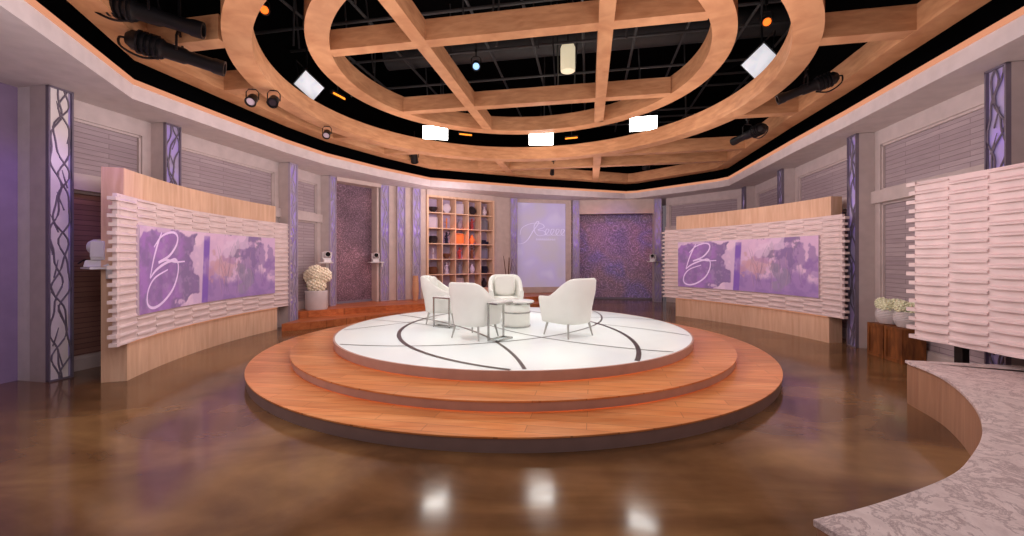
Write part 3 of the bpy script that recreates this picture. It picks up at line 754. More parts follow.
# ---------------------------------------------------------------- tub chairs
def chair_proto(label):
    t = local(thing('tub_armchair', label, 'armchair'))
    # plan path of the shell: left arm front -> back -> right arm front; chair faces +Y
    path = []; W_ = .325; yf = .30; yb = -.06; rb = .29
    for i in range(6): path.append((-W_, yf+(yb-yf)*i/6))
    for i in range(25):
        a = PI+PI*i/24; c, s_ = math.cos(a), math.sin(a)
        path.append((W_*math.copysign(abs(c)**.82, c), yb+rb*math.copysign(abs(s_)**.82, s_)))
    for i in range(1, 7): path.append((W_, yb+(yf-yb)*i/6))
    m = len(path)
    def top(i):
        x, y = path[i]; k = min(1, max(0, (.15-y)/.47)); k = k*k*(3-2*k)
        return .575+.265*k
    rows = []
    def ring(off, zf, sc):
        out = []
        for i in range(m):
            x, y = path[i]; a = path[max(i-1, 0)]; b_ = path[min(i+1, m-1)]
            p = Vector((x*(1-off/W_), y if y >= yb else yb+(y-yb)*(1-off/rb), 0)); z = zf(i); k = sc+(1-sc)*min(1, max(0, (z-.2)/.4))
            out.append(Vector((p.x*k, p.y*k-(.05*max(0, (z-.42)/.4) if y < .1 else 0)*min(1, (.1-y)/.3 if y < .1 else 0), z)))
        return out
    rings = [ring(.02, lambda i: .195, .84), ring(0, lambda i: .21, .85), ring(0, lambda i: .3, .85), ring(0, lambda i: .42, .85), ring(0, lambda i: .42+(top(i)-.45)*.6, .85),
             ring(.004, lambda i: top(i)-.03, .85), ring(.02, lambda i: top(i)-.006, .85), ring(.04, lambda i: top(i), .85), ring(.062, lambda i: top(i)-.006, .85), ring(.078, lambda i: top(i)-.03, .85),
             ring(.085, lambda i: .42+(top(i)-.45)*.5, .85), ring(.085, lambda i: .36, .85), ring(.085, lambda i: .25, .85)]
    mb = MB()
    for r_ in rings: mb.v += r_
    nr = len(rings)
    for j in range(nr-1):
        for i in range(m-1): mb.f.append((j*m+i, j*m+i+1, (j+1)*m+i+1, (j+1)*m+i))
    for e in (0, m-1): mb.f.append(tuple(j*m+e for j in range(nr)))
    mb.f.append(tuple(range(m)))
    mb.f.append(tuple((nr-1)*m+i for i in range(m)))
    mb.build('shell', 'leather', t, smooth=50)
    # seat cushion
    s = MB()
    def plan(k): return [(p[0]*k*.80, p[1]*k*.80+.03) for p in path]
    prof = [(.25, .96), (.30, 1.0), (.40, 1.0), (.43, .97), (.445, .88)]
    for z, k in prof:
        s.v += [Vector((x, y, z)) for x, y in plan(k)]
    for j in range(len(prof)-1):
        for i in range(m): s.f.append((j*m+i, j*m+(i+1) % m, (j+1)*m+(i+1) % m, (j+1)*m+i))
    s.f.append(tuple(range(m))[::-1]); s.f.append(tuple((len(prof)-1)*m+i for i in range(m)))
    s.build('seat_cushion', 'leather', t, smooth=60)
    bc = MB()
    def bf(u, v):
        th = 2*PI*u; ph = -PI/2+PI*v
        f = lambda c, e: math.copysign(abs(c)**e, c)
        x = .20*f(math.cos(ph), .5)*f(math.cos(th), .4); z = .19*f(math.sin(ph), .5); y = .055*f(math.cos(ph), .5)*f(math.sin(th), .8)
        return (x, y-.185-.22*(z)*.35, z+.635)
    bc.grid(bf, 28, 14); bc.build('back_cushion', 'leather', t, smooth=60)
    for sx in (-1, 1):
        for sy in (-1, 1):
            MB().tube([(sx*.21, sy*.20, .22), (sx*.25, sy*.245, .004)], [.019, .011], 10).build('leg', 'legpaint', t, smooth=40)
    mb = MB(); mb.box((0, .0, .2), (.4, .4, .02)); mb.build('under_frame', 'chrome', t)
    return t
def face(o, x, y, fx, fy, sc=1):
    o.location = (x, y, Z3); o.rotation_euler = (0, 0, math.atan2(-fx, fy)); o.scale = (sc, sc, sc)
G = 'white tub armchairs on the stage'
ch = chair_proto('white tub armchair nearest the camera, its back turned to us, left of the stage centre')
spots = [(-.536, 6.01, .54, .84, .97, None), (.84, 6.17, -.62, .78, 1.03, 'white tub armchair on the right of the group, back and side turned to us'),
         (-.12, 7.72, .08, -1, 1.0, 'white tub armchair at the rear facing the camera, cushion visible'), (-1.24, 7.42, .97, -.05, 1.0, 'white tub armchair farthest left, partly hidden behind the front one, facing right')]
for i, (x, y, fx, fy, sc, lab) in enumerate(spots):
    o = ch if i == 0 else copy_tree(ch)
    face(o, x, y, fx, fy, sc); o['group'] = G
    if lab: o['label'] = lab

# ---------------------------------------------------------------- tables on the stage
t = local(thing('drum_table', 'round white drum table with silver bands and an offset disc top at the stage centre', 'table'))
t.location = (.07, 7.0, Z3)
MB().lathe([(.23, 0), (.235, .012), (.235, .40), (.22, .41)], n=48).build('drum_body', 'leather', t, smooth=40)
for z in (.0, .235): MB().lathe([(.236, z), (.245, z), (.245, z+.022), (.236, z+.022)], n=48).build('silver_band', 'chrome', t, smooth=30)
MB().lathe([(.0, .41), (.24, .41), (.255, .418), (.255, .435), (.24, .443), (0, .443)], (.05, -.02, 0), 48).build('disc_top', 'marble_small', t, smooth=40)
MB().lathe([(.236, .385), (.258, .385), (.258, .41), (.236, .41)], (.02, -.01, 0), 48).build('top_rim', 'chrome', t, smooth=30)

def ctable(label, p1, p2, depth, zt):
    p1 = Vector((*p1, 0)); p2 = Vector((*p2, 0)); d = p2-p1; L = d.length; d.normalize(); n = Vector((d.y, -d.x, 0))
    rz = math.atan2(d.y, d.x)
    t = local(thing('side_table', label, 'side table', (0, 0, 0), 0, 'chrome side tables')); t.location = (p1.x, p1.y, Z3+.002); t.rotation_euler = (0, 0, rz)
    r = .011
    for x in (0, L): MB().box((x, 0, zt/2), (.022, .022, zt)).build('post', 'chrome', t)
    mb = MB(); mb.box((L/2, -depth/2, zt-.012), (L+.03, depth+.03, .02)); tf = mb.build('top_frame', 'chrome', t)
    mb = MB(); mb.box((L/2, -depth/2, zt+.005), (L+.02, depth+.02, .014)); mb.build('marble_top', 'marble_small', tf)
    mb = MB()
    for a, b_ in (((0, 0), (L, 0)), ((0, -depth), (L, -depth)), ((0, 0), (0, -depth)), ((L, 0), (L, -depth))):
        c = ((a[0]+b_[0])/2, (a[1]+b_[1])/2, .011); mb.box(c, (abs(a[0]-b_[0])+.022, abs(a[1]-b_[1])+.022, .022))
    mb.build('base_frame', 'chrome', t)
ctable('C-shaped chrome side table beside the front armchair, near the drum table', (-.327, 5.73), (-.125, 6.0), .15, .53)
ctable('C-shaped chrome side table by the farthest left armchair', (-1.03, 6.76), (-1.315, 6.93), .13, .50)

# ---------------------------------------------------------------- flowers, pots, crates, vases
def hydrangea(mb, c, r, rnd, n=95):
    mb.ico(c, r*.86, sub=2)
    for k in range(n):
        z = 1-2*(k+.5)/n; a = k*2.39996; q = math.sqrt(1-z*z)
        if z < -.75: continue
        d = Vector((q*math.cos(a), q*math.sin(a), z)); mb.ico(Vector(c)+d*r*rnd.uniform(.84, .97), r*rnd.uniform(.15, .21), sub=1)
rnd = random.Random(3)
px, py = -4.69, 9.88
t = thing('flower_planter', 'cream hydrangeas piled in a white cylindrical planter on the raised deck at left', 'potted flowers', (px, py, DECK))
MB().lathe([(.24, DECK), (.25, DECK+.02), (.25, DECK+.44), (.235, DECK+.45), (.22, DECK+.40), (0, DECK+.40)], (px, py, 0), 40).build('planter', 'pot', t, smooth=40)
for c, r in (((px+.02, py-.03, .87), .21), ((px-.13, py+.06, 1.08), .19), ((px+.13, py+.05, 1.1), .2), ((px, py-.05, 1.16), .19)):
    mb = MB(); hydrangea(mb, c, r, rnd); mb.build('flower_head', 'petal', t, smooth=60)
mb = MB()
for k in range(8):
    a = k*.785; mb.tube([(px, py, .66), (px+.17*math.cos(a), py+.17*math.sin(a), .84), (px+.25*math.cos(a), py+.25*math.sin(a), .86)], [.02, .03, .004], 5)
mb.build('leaf', 'leaf', t, smooth=50)

A = Vector((5.66, 6.55, 0)); B = Vector((5.56, 5.86, 0)); dd = (B-A).normalized(); nn = Vector((dd.y, -dd.x, 0)); nn = nn if nn.x > 0 else -nn
for k, (lab, lab2) in enumerate((('rustic brown wooden crate, farther of the pair, beside the wall', 'cream-green hydrangeas in a ribbed white bowl on the farther wooden crate'), ('rustic brown wooden crate, nearer of the pair, next to the wavy partition', 'cream-green hydrangeas in a ribbed white bowl on the nearer wooden crate'))):
    s0 = k*.36; L = .335; zt = .5
    c = A+dd*(s0+L/2)+nn*.15
    t = thing('wooden_crate', lab, 'crate', tuple(c), 0, 'rustic wooden crates')
    p = [A+dd*s0, A+dd*(s0+L), A+dd*(s0+L)+nn*.3, A+dd*s0+nn*.3]
    MB().prism([(x.x, x.y) for x in p], 0, zt).build('box_body', 'rustic', t, bevel=.006)
    fr = MB(); zz = ((0, .05), (zt-.05, zt))
    for z0, z1 in zz: seg(fr, A, dd, -nn, s0, s0+L, z0, z1, 0, .012)
    for a, e in ((s0, s0+.045), (s0+L-.045, s0+L)): seg(fr, A, dd, -nn, a, e, .05, zt-.05, 0, .012)
    fr.build('front_battens', 'rustic', t)
    t = thing('hydrangea_bowl', lab2, 'potted flowers', tuple(c+Vector((0, 0, zt))), 0, 'hydrangea bowls on crates')
    prof = [(.10, zt), (.125, zt+.01)]
    for j in range(9):
        z = zt+.02+.024*j; rr = .13+.035*math.sin(PI*j/9); prof += [(rr, z), (rr+.008, z+.012)]
    prof += [(.135, zt+.235), (.12, zt+.22), (0, zt+.2)]
    MB().lathe(prof, tuple(c+nn*.04), 36).build('bowl', 'pot', t, smooth=40)
    for j in range(4):
        a = j*1.57+.5+k; mb = MB(); hydrangea(mb, tuple(c+nn*.04+Vector((.085*math.cos(a), .085*math.sin(a), zt+.28+.02*(j % 2)))), .095, rnd, 60); mb.build('flower_head', 'petalg', t, smooth=60)

vx = C5+dB*(onB(410.5))-nB*.4
t = thing('tall_vase', 'tall sand-coloured striped vase standing on the deck beside the bookcase', 'vase', (vx.x, vx.y, DECK))
prof = [(0, DECK), (.06, DECK)]
for j in range(15): prof += [(.062+.03*math.sin(PI*(j+1)/17), DECK+.02+.046*j), (.069+.03*math.sin(PI*(j+1)/17), DECK+.045+.046*j)]
prof += [(.075, DECK+.72), (.06, DECK+.72), (.055, DECK+.5), (0, DECK+.5)]
MB().lathe(prof, (vx.x, vx.y, 0), 28).build('vase_body', 'terracotta', t, smooth=40)
vx = C5+dB*(onB(501))-nB*.4
t = thing('twig_vase', 'vase holding tall brown twigs right of the bookcase, behind the rear armchair', 'vase', (vx.x, vx.y, DECK))
MB().lathe([(0, DECK), (.09, DECK), (.12, DECK+.2), (.09, DECK+.48), (.06, DECK+.55), (.05, DECK+.52), (0, DECK+.5)], (vx.x, vx.y, 0), 24).build('vase_body', 'terracotta', t, smooth=40)
for k in range(5):
    a = k*1.3; MB().tube([(vx.x, vx.y, DECK+.3), (vx.x+.07*math.cos(a), vx.y+.05*math.sin(a), 1.0), (vx.x+.16*math.cos(a), vx.y+.1*math.sin(a), 1.5+.05*(k % 3))], [.012, .011, .008], 6).build('twig', 'twig', t, smooth=40)

# ---------------------------------------------------------------- bookcase
BZ0, BZ1 = .52, 3.44; NCOL, NROW = 5, 6
bo = C5+dB*sBL; BW = sBR-sBL
t = thing('bookcase', 'large maple grid bookcase with thirty cells set in the back wall', 'bookcase', (*(bo+dB*BW/2)[:2], DECK))
fr = MB(); seg(fr, bo, dB, nB, 0, .06, DECK, BZ1+.02, .03, .46); seg(fr, bo, dB, nB, BW-.06, BW, DECK, BZ1+.02, .03, .46); seg(fr, bo, dB, nB, .06, BW-.06, BZ1-.04, BZ1+.02, .03, .46); seg(fr, bo, dB, nB, .06, BW-.06, DECK, BZ0, .05, .46)
fr.build('outer_frame', 'maplev', t)
IW = BW-.12; cw = IW/NCOL; rh = (BZ1-.04-BZ0)/NROW
for c in range(1, NCOL): seg(MB(), bo, dB, nB, .06+c*cw-.014, .06+c*cw+.014, BZ0, BZ1-.04, .05, .45).build('divider', 'maplev', t)
for r_ in range(0, NROW): seg(MB(), bo, dB, nB, .06, BW-.06, BZ0+r_*rh-.001, BZ0+r_*rh+.027, .06, .45).build('shelf', 'maplev', t)
seg(MB(), bo, dB, nB, .06, BW-.06, BZ0, BZ1-.04, .45, .48).build('back_panel', plain('lavender_back', (176, 160, 186), .6), t)
ordr = ['top', 'second', 'third', 'fourth', 'fifth', 'bottom']; ordc = ['leftmost', 'second', 'middle', 'fourth', 'rightmost']
def decor(kind, r_, c, m, desc, sc=1.0):
    base = bo + dB*(.06+(c+.5)*cw) + nB*.24 + Vector((0, 0, BZ0+(NROW-1-r_)*rh+.028))
    lab = f'{desc} in the {ordc[c]} cell of the bookcase\'s {ordr[r_]} row'
    X = lambda s, o, z: base + dB*s*sc + nB*o*sc + Vector((0, 0, z*sc))
    mb = MB(); ang = math.atan2(dB.y, dB.x)
    if kind == 'vase':
        mb.lathe([(0, 0), (.05*sc, 0), (.09*sc, .08*sc), (.1*sc, .15*sc), (.05*sc, .24*sc), (.035*sc, .28*sc), (.05*sc, .31*sc), (.035*sc, .30*sc), (0, .28*sc)], base, 20); cat = 'vase'
    elif kind == 'bowl':
        mb.lathe([(0, 0), (.05*sc, 0), (.06*sc, .02*sc), (.13*sc, .1*sc), (.145*sc, .17*sc), (.13*sc, .17*sc), (.1*sc, .09*sc), (0, .05*sc)], base, 22); cat = 'bowl'
    elif kind == 'plate':
        mb.lathe([(0, .0), (.10*sc, .0), (.145*sc, .02*sc), (.14*sc, .03*sc), (.1*sc, .012*sc), (0, .012*sc)], X(0, .0, .148), 26, axis=tuple(-nB+Vector((0, 0, .25)))); cat = 'plate'
        mb.box(X(0, .03, .01), (.12*sc, .08*sc, .02*sc), ang)
    elif kind == 'frame':
        w, h = .26*sc, .32*sc
        mb.box(X(0, .02, .175), (w, .012, h), ang)
        for s_ in (-1, 1): mb.box(X(s_*.13, 0, .175), (.025, .03, h), ang); mb.box(X(0, 0, .175+s_*.15), (w, .03, .025), ang)
        cat = 'picture frame'
    elif kind == 'statue':
        mb.lathe([(0, 0), (.07*sc, 0), (.07*sc, .03*sc), (.045*sc, .04*sc), (.06*sc, .12*sc), (.035*sc, .2*sc), (.05*sc, .25*sc), (.022*sc, .29*sc), (.036*sc, .33*sc), (.02*sc, .365*sc), (0, .37*sc)], base, 16)
        mb.tube([X(-.05, 0, .25), X(-.09, -.02, .18), X(-.05, -.05, .12)], .014*sc, 6); mb.tube([X(.05, 0, .25), X(.1, 0, .3), X(.12, 0, .36)], .014*sc, 6); cat = 'figurine'
    elif kind == 'basket':
        prof = [(0, 0), (.1*sc, 0)]
        for j in range(7): prof += [(.12*sc+.02*math.sin(j*.5), .02*sc+.03*sc*j), (.128*sc+.02*math.sin(j*.5), .035*sc+.03*sc*j)]
        prof += [(.11*sc, .23*sc), (0, .2*sc)]; mb.lathe(prof, base, 22); cat = 'basket'
    elif kind == 'car':
        mb.box(X(0, 0, .06), (.28*sc, .12*sc, .07*sc), ang); mb.box(X(-.01, 0, .12), (.15*sc, .1*sc, .06*sc), ang, .75)
        for s_ in (-.085, .085):
            for o_ in (-.06, .06): mb.lathe([(0, -.01), (.035*sc, -.01), (.035*sc, .01), (0, .01)], X(s_, o_, .035), 14, axis=tuple(nB))
        cat = 'ornament'
    elif kind == 'clock':
        mb.lathe([(0, -.03), (.12*sc, -.03), (.14*sc, -.02), (.14*sc, .02), (.12*sc, .03), (0, .03)], X(0, 0, .17), 26, axis=tuple(-nB)); mb.box(X(0, 0, .015), (.16*sc, .09*sc, .03*sc), ang); cat = 'ornament'
    elif kind == 'candle':
        mb.lathe([(0, 0), (.055*sc, 0), (.055*sc, .015), (.018*sc, .03), (.018*sc, .16*sc), (.045*sc, .18*sc), (.045*sc, .19*sc), (.022*sc, .19*sc), (.022*sc, .33*sc), (0, .335*sc)], base, 16); cat = 'candlestick'
    o = mb.build({'car': 'ornament', 'clock': 'round_ornament', 'candle': 'candlestick', 'statue': 'figurine', 'frame': 'picture_frame'}.get(kind, kind), m, smooth=40)
    tag(o, lab, cat, 'ornaments in the bookcase')
    for v_ in o.data.vertices: v_.co -= base
    o.location = base
for a in [('bowl', 0, 0, 'd_dark', 'dark bowl'), ('clock', 0, 1, 'd_pale', 'pale round ornament on a stand'), ('frame', 0, 2, 'd_pale', 'pale picture frame'), ('plate', 0, 3, 'd_dark', 'dark plate on a stand'), ('vase', 0, 4, 'd_pale', 'pale vase'),
          ('frame', 1, 0, 'd_pale', 'pale picture frame'), ('candle', 1, 1, 'd_orange', 'orange-lit candlestick'), ('vase', 1, 2, 'd_grey', 'grey vase'), ('statue', 1, 3, 'd_red', 'red figurine with raised arm'), ('frame', 1, 4, 'd_grey', 'grey picture frame'),
          ('basket', 2, 0, 'd_dark', 'dark basket'), ('statue', 2, 1, 'd_ink', 'black figurine with raised arm'), ('frame', 2, 2, 'd_orange', 'orange picture frame'), ('vase', 2, 3, 'd_orange', 'orange vase'), ('car', 2, 4, 'd_ink', 'small black model car'),
          ('candle', 3, 0, 'd_pale', 'pale candlestick'), ('bowl', 3, 1, 'd_brown', 'brown bowl'), ('statue', 3, 2, 'd_red', 'red figurine'), ('statue', 3, 3, 'd_brown', 'brown figurine'), ('frame', 3, 4, 'd_grey', 'grey picture frame'),
          ('basket', 4, 0, 'd_brown', 'brown round basket'), ('statue', 4, 1, 'd_pale', 'pale figurine'), ('statue', 4, 2, 'd_grey', 'grey figurine'), ('vase', 4, 3, 'd_pale', 'pale vase'), ('basket', 4, 4, 'd_ink', 'black round basket'),
          ('frame', 5, 2, 'd_pale', 'pale picture frame'), ('vase', 5, 4, 'd_dark', 'dark vase')]:
    decor(*a)

# ---------------------------------------------------------------- white remote cameras on little shelves
def ptz(x, y, zshelf, look, label, shelf_to, shelf_label, sc=1.0):
    look = Vector((look[0], look[1], 0)).normalized(); rz = math.atan2(-look.x, look.y)
    base = Vector((x, y, zshelf))
    a = Vector((x, y, 0)); e = Vector((shelf_to[0], shelf_to[1], 0)); d = (e-a).normalized(); s = thing('camera_shelf', shelf_label, 'shelf', (e.x, e.y, zshelf-.02), 0, 'thin camera shelves')
    pl = seg(MB(), a, d, Vector((-d.y, d.x, 0)), -.16*sc, (e-a).length, zshelf-.022, zshelf, -.12*sc, .12*sc); pl.build('shelf_plate', 'device', s)
    br = seg(MB(), a, d, Vector((-d.y, d.x, 0)), (e-a).length-.03, (e-a).length, zshelf-.14, zshelf-.022, -.03, .03); br.build('bracket', 'device', s)
    t = local(thing('remote_camera', label, 'camera', (0, 0, 0), 0, 'white remote-controlled cameras')); t.location = base; t.rotation_euler = (0, 0, rz); t.scale = (sc, sc, sc)
    MB().box((0, -.01, .03), (.17, .19, .06), 0, .9).build('base', 'device', t, bevel=.01)
    y_ = MB(); y_.box((0, 0, .075), (.18, .1, .03))
    for sx in (-1, 1): y_.box((sx*.085, 0, .15), (.022, .1, .14))
    y_.build('yoke', 'device', t, bevel=.008)
    h = MB(); h.lathe([(0, -.1), (.05, -.1), (.066, -.07), (.07, 0), (.066, .07), (.055, .085), (0, .085)], (0, 0, .17), 24, axis=(0, 1, .0)); hd = h.build('head', 'device', t, smooth=40)
    MB().lathe([(0, .086), (.045, .086), (.05, .10), (.04, .105), (0, .10)], (0, 0, .17), 20, axis=(0, 1, 0)).build('lens', 'lens', hd, smooth=40)
    cb = MB(); cb.tube(catmull([(.0, -.09, .05), (.02, -.13, .06), (.06, -.15, .03)], 6), .006, 6); cb.build('cable', 'blackmetal', t, smooth=40)
e = arcL.p(-.05, -.11)
ptz(-5.04, 5.1, 1.40, (1, .25), 'white remote camera on a thin shelf at the near end of the left display wall', (e.x, e.y), 'thin white shelf at the near end of the left display wall', 1.45)
c = Vector((*lp(10.3), 0)); ptz(c.x+.06, c.y-.2, 1.42, (1, -1), 'white remote camera above the hydrangea planter on the left', (c.x, c.y), 'thin white shelf above the hydrangea planter', 1.15)
c = C5-dB*.08-nB*.02; ptz(c.x-.16, c.y-.12, 1.42, (.6, -1), 'white remote camera at the right edge of the burgundy glitter panel', (c.x, c.y), 'thin white shelf at the right edge of the burgundy panel', 1.1)
c = C10-d910*.02; ptz(c.x-.2, c.y-.15, 1.42, (-.6, -1), 'white remote camera in front of the right edge of the violet glitter wall', (c.x, c.y), 'thin white shelf on the column right of the violet glitter wall', 1.1)
e = arcR.p(-.05, -.11); ptz(e.x-.15, e.y+.1, 1.42, (-.6, -1), 'white remote camera at the far end of the right display wall', (e.x, e.y), 'thin white shelf at the far end of the right display wall', 1.1)

# ---------------------------------------------------------------- lamps in the ceiling
def led_panel(px, py, z, lit, label, aim, roll=0, w=.62, h=.32):
    c = Vector((px, py, z)); d = (Vector(aim)-c).normalized(); a = d.cross(Vector((0, 0, 1))).normalized(); u = a.cross(d).normalized()
    if roll:                                     # turn the lamp about its own axis until its long edge slopes by 'roll'
        def slope(a_): return math.atan2(-((c+a_*.1).z-H)/(c+a_*.1).y+(c.z-H)/c.y, (c+a_*.1).x/(c+a_*.1).y-c.x/c.y)
        best = min((abs(((slope(Matrix.Rotation(k*.02, 3, d) @ a)-roll+PI/2) % PI)-PI/2), k) for k in range(157))[1]
        q = Matrix.Rotation(best*.02, 3, d); a = q @ a; u = q @ u
    t = thing('led_panel', label, 'stage light', tuple(c), 0, 'LED panel lights around the ring')
    def bx(mb, s0, s1, t0, t1, o0, o1):
        vs = [c+a*s+u*t_+d*o for o in (o0, o1) for s, t_ in ((s0, t0), (s1, t0), (s1, t1), (s0, t1))]
        mb.add(vs, [(3, 2, 1, 0), (4, 5, 6, 7), (0, 1, 5, 4), (1, 2, 6, 5), (2, 3, 7, 6), (3, 0, 4, 7)]); return mb
    bx(MB(), -w/2-.02, w/2+.02, -h/2-.02, h/2+.02, -.08, 0).build('housing', 'blackmetal', t)
    bx(MB(), -w/2, w/2, -h/2, h/2, 0, .012).build('light_face', 'led_white' if lit else 'led_grey', t.children[0])
    mb = MB(); mb.tube([c-a*(w/2+.03), c-a*(w/2+.03)+Vector((0, 0, .25))-d*.1, c+a*(w/2+.03)+Vector((0, 0, .25))-d*.1, c+a*(w/2+.03)], .012, 6); mb.tube([c-d*.1+Vector((0, 0, .25)), c-d*.1+Vector((0, 0, 1.0))], .015, 6)
    mb.build('yoke', 'blackmetal', t)
led_panel(-1.96, 10.55, 4.73, True, 'brightly lit white LED panel, left of the three lit ones at the back', (-.4, 2, 2.2))
led_panel(.76, 10.75, 4.64, True, 'brightly lit white LED panel, middle of the three lit ones at the back', (.3, 2, 2.2))
led_panel(3.12, 9.8, 4.72, True, 'brightly lit white LED panel, right of the three lit ones at the back', (1.2, 2, 2.2))
led_panel(-3.77, 7.66, 4.72, False, 'grey tilted LED panel between the rings at left, seen edge-lit', (2.2, 4.0, .0), R(43), .46, .32)
led_panel(4.1, 6.83, 4.78, False, 'grey tilted LED panel between the rings at right, seen edge-lit', (-1.4, 3.2, 0), R(-43), .46, .32)

def can(x, y, z, aim, label, lens='blackmetal', long=False, sc=1.0, cat='stage light', stem=.5):
    c = Vector((x, y, z)); d = (Vector(aim)-c).normalized(); a = d.cross(Vector((0, 0, 1))).normalized()
    t = thing('stage_spotlight', label, cat, tuple(c), 0, 'black stage spotlights in the ceiling')
    if long: prof = [(0, -.45), (.06, -.45), (.1, -.4), (.11, -.15), (.085, -.12), (.085, .05), (.07, .08), (.075, .3), (.085, .32), (.085, .42), (.06, .42), (.055, .36), (0, .36)]
    else: prof = [(0, -.16), (.06, -.15), (.1, -.08), (.105, .12), (.115, .13), (.115, .16), (.095, .16), (.09, .12), (0, .12)]
    MB().lathe([(r_*sc, q*sc) for r_, q in prof], c, 18, axis=tuple(d)).build('barrel', 'blackmetal', t, smooth=40); bar = t.children[0] if t.children else t
    o = (.365 if long else .125)*sc; rr = (.05 if long else .085)*sc
    MB().lathe([(0, o), (rr, o), (rr*.9, o+.008), (0, o+.012)], c, 18, axis=tuple(d)).build('lens', lens, bar, smooth=40)
    y_ = MB(); k = .125*sc; up = Vector((0, 0, .22*sc))
    y_.tube([c-a*k, c-a*k+up*.7, c-a*k*.6+up, c+a*k*.6+up, c+a*k+up*.7, c+a*k], .012*sc, 6); y_.tube([c+up*.98, c+up+Vector((0, 0, stem))], .016*sc, 6)
    if stem > .3: y_.box(c+up+Vector((0, 0, .12)), (.06*sc, .05*sc, .08*sc))
    y_.build('yoke', 'blackmetal', t)
    if long:
        f_ = MB()
        for s_ in (-.35, -.3, -.25, -.2): f_.lathe([(.105*sc, s_*sc), (.125*sc, s_*sc), (.125*sc, (s_+.02)*sc), (.105*sc, (s_+.02)*sc)], c, 18, axis=tuple(d))
        f_.build('cooling_fins', 'blackmetal', t)
        cb = MB(); e_ = c-d*.44*sc; cb.tube(catmull([e_, e_-d*.07*sc-Vector((0, 0, .02)), e_-d*.05*sc-Vector((0, 0, .12)), e_+d*.12*sc-Vector((0, 0, .17)), e_+d*.3*sc-Vector((0, 0, .1))], 6), .012*sc, 6); cb.build('cable', 'blackmetal', t)
can(-4.02, 4.98, 3.97, (-2.9, 5.55, 3.75), 'long black profile spotlight at upper left, lower of the pair', 'd_pale', True, 1.1)
can(-3.98, 4.58, 4.2, (-2.9, 5.02, 4.02), 'long black profile spotlight at upper left, upper of the pair', 'blackmetal', True, 1.1)
can(4.75, 8.3, 4.0, (4.45, 9.6, 3.9), 'long black profile spotlight at right under the wooden frame, violet tinted', 'violetlens', True, .95)
can(4.35, 6.1, 4.02, (3.4, 6.5, 3.7), 'long black profile spotlight at right between ring and frame, farther up', 'blackmetal', True, .9)
can(-4.0, 6.35, 3.96, (-3.8, 5.4, 3.1), 'small black spotlight at left, first of the two below the outer ring', 'd_pale', False, .7, stem=.01)
can(-3.7, 6.4, 3.96, (-3.4, 5.4, 3.1), 'small black spotlight at left, second of the two below the outer ring', 'd_dark', False, .7, stem=.01)
can(-3.66, 8.15, 3.98, (-3.4, 7, 3.0), 'small black spotlight at left above the cove, alone', 'd_pale', False, .65, stem=.005)
can(-2.6, 10.95, 4.2, (-2.8, 13, 2), 'small black spotlight at the back above the left columns', 'blackmetal', False, .9)
can(3.9, 11.9, 4.25, (3.8, 14.5, 1.5), 'small black spotlight at the back above the violet glitter wall', 'blackmetal', False, 1.0)
can(1.2, 12.1, 4.25, (1.2, 15, 2), 'long black spotlight lying under the back beams above the frosted panel', 'blackmetal', True, .8)
can(-3.38, 5.6, 4.9, (-2.2, 4.3, 3.7), 'orange-glowing spotlight up between the rings at left', 'orangelens', False, .6)
can(3.55, 5.75, 4.82, (2.9, 4.3, 3.7), 'orange-glowing spotlight up between the rings at right', 'orangelens', False, .6)
can(-.75, 8.6, 5.55, (-.5, 6, 3.4), 'spotlight with small blue-white lamp high inside the inner ring', 'globe', False, .8)
for x, y, z, lab in ((-1.2, 10.6, 4.72, 'amber bar light just right of the left lit LED panel'), (1.55, 10.7, 4.66, 'amber bar light just right of the middle lit LED panel'), (2.86, 9.28, 4.9, 'amber bar light between the rings left of the right lit panel'), (-3.45, 8.15, 4.75, 'amber bar light between the rings at left behind the grey LED panel')):
    t = thing('amber_bar_light', lab, 'stage light', (x, y, z), 0, 'amber bar lights')
    d = (Vector((CX, CY, 0))-Vector((x, y, 0))).normalized(); rz = math.atan2(d.y, d.x)-PI/2
    MB().box((x, y, z), (.34, .07, .07), rz).build('housing', 'blackmetal', t)
    MB().box((x+d.x*.04, y+d.y*.04, z-.03), (.32, .02, .03), rz).build('lamp', 'amber', t)
    MB().tube([(x, y, z), (x, y, z+.9)], .012, 6).build('hanger', 'blackmetal', t)
t = thing('hanging_tube_lamp', 'frosted cylindrical lamp hanging high inside the inner ring', 'lamp', (1.22, 9.0, 5.6))
MB().lathe([(0, 5.6), (.15, 5.6), (.16, 5.65), (.16, 6.1), (.12, 6.2), (0, 6.24)], (1.22, 9.0, 0), 24).build('shade', 'tube', t, smooth=40)
MB().tube([(1.22, 9.0, 6.2), (1.22, 9.0, 7.2)], .015, 6).build('hanger', 'blackmetal', t)

t = thing('lighting_grid', 'dark pipe lighting grid in the black void above the wooden rings', 'lighting grid', (CX, CY, 5.9))
for k in range(-6, 9):
    a = uv2w(-6, k*.95, ); b_ = uv2w(7, k*.95); a.z = b_.z = 5.85+.12*(k % 3); MB().tube([a, b_], .03, 8).build('pipe', 'pipe', t)
for k in range(-5, 7):
    a = uv2w(k*1.05, -5.5); b_ = uv2w(k*1.05, 8.6); a.z = b_.z = 6.1+.15*(k % 2); MB().tube([a, b_], .03, 8).build('pipe', 'pipe', t)
rg = random.Random(9)
for k in range(38):
    a = uv2w(rg.uniform(-4.5, 4.5), rg.uniform(-3.2, 4.6)); MB().tube([a+Vector((0, 0, 4.9+rg.uniform(0, .7))), a+Vector((rg.uniform(-.2, .2), rg.uniform(-.2, .2), 7.2))], .018, 6).build('drop_pipe', 'pipe', t)
t = thing('duct', 'long dark air duct across the black ceiling void', 'duct', (1, 10.2, 6.6))
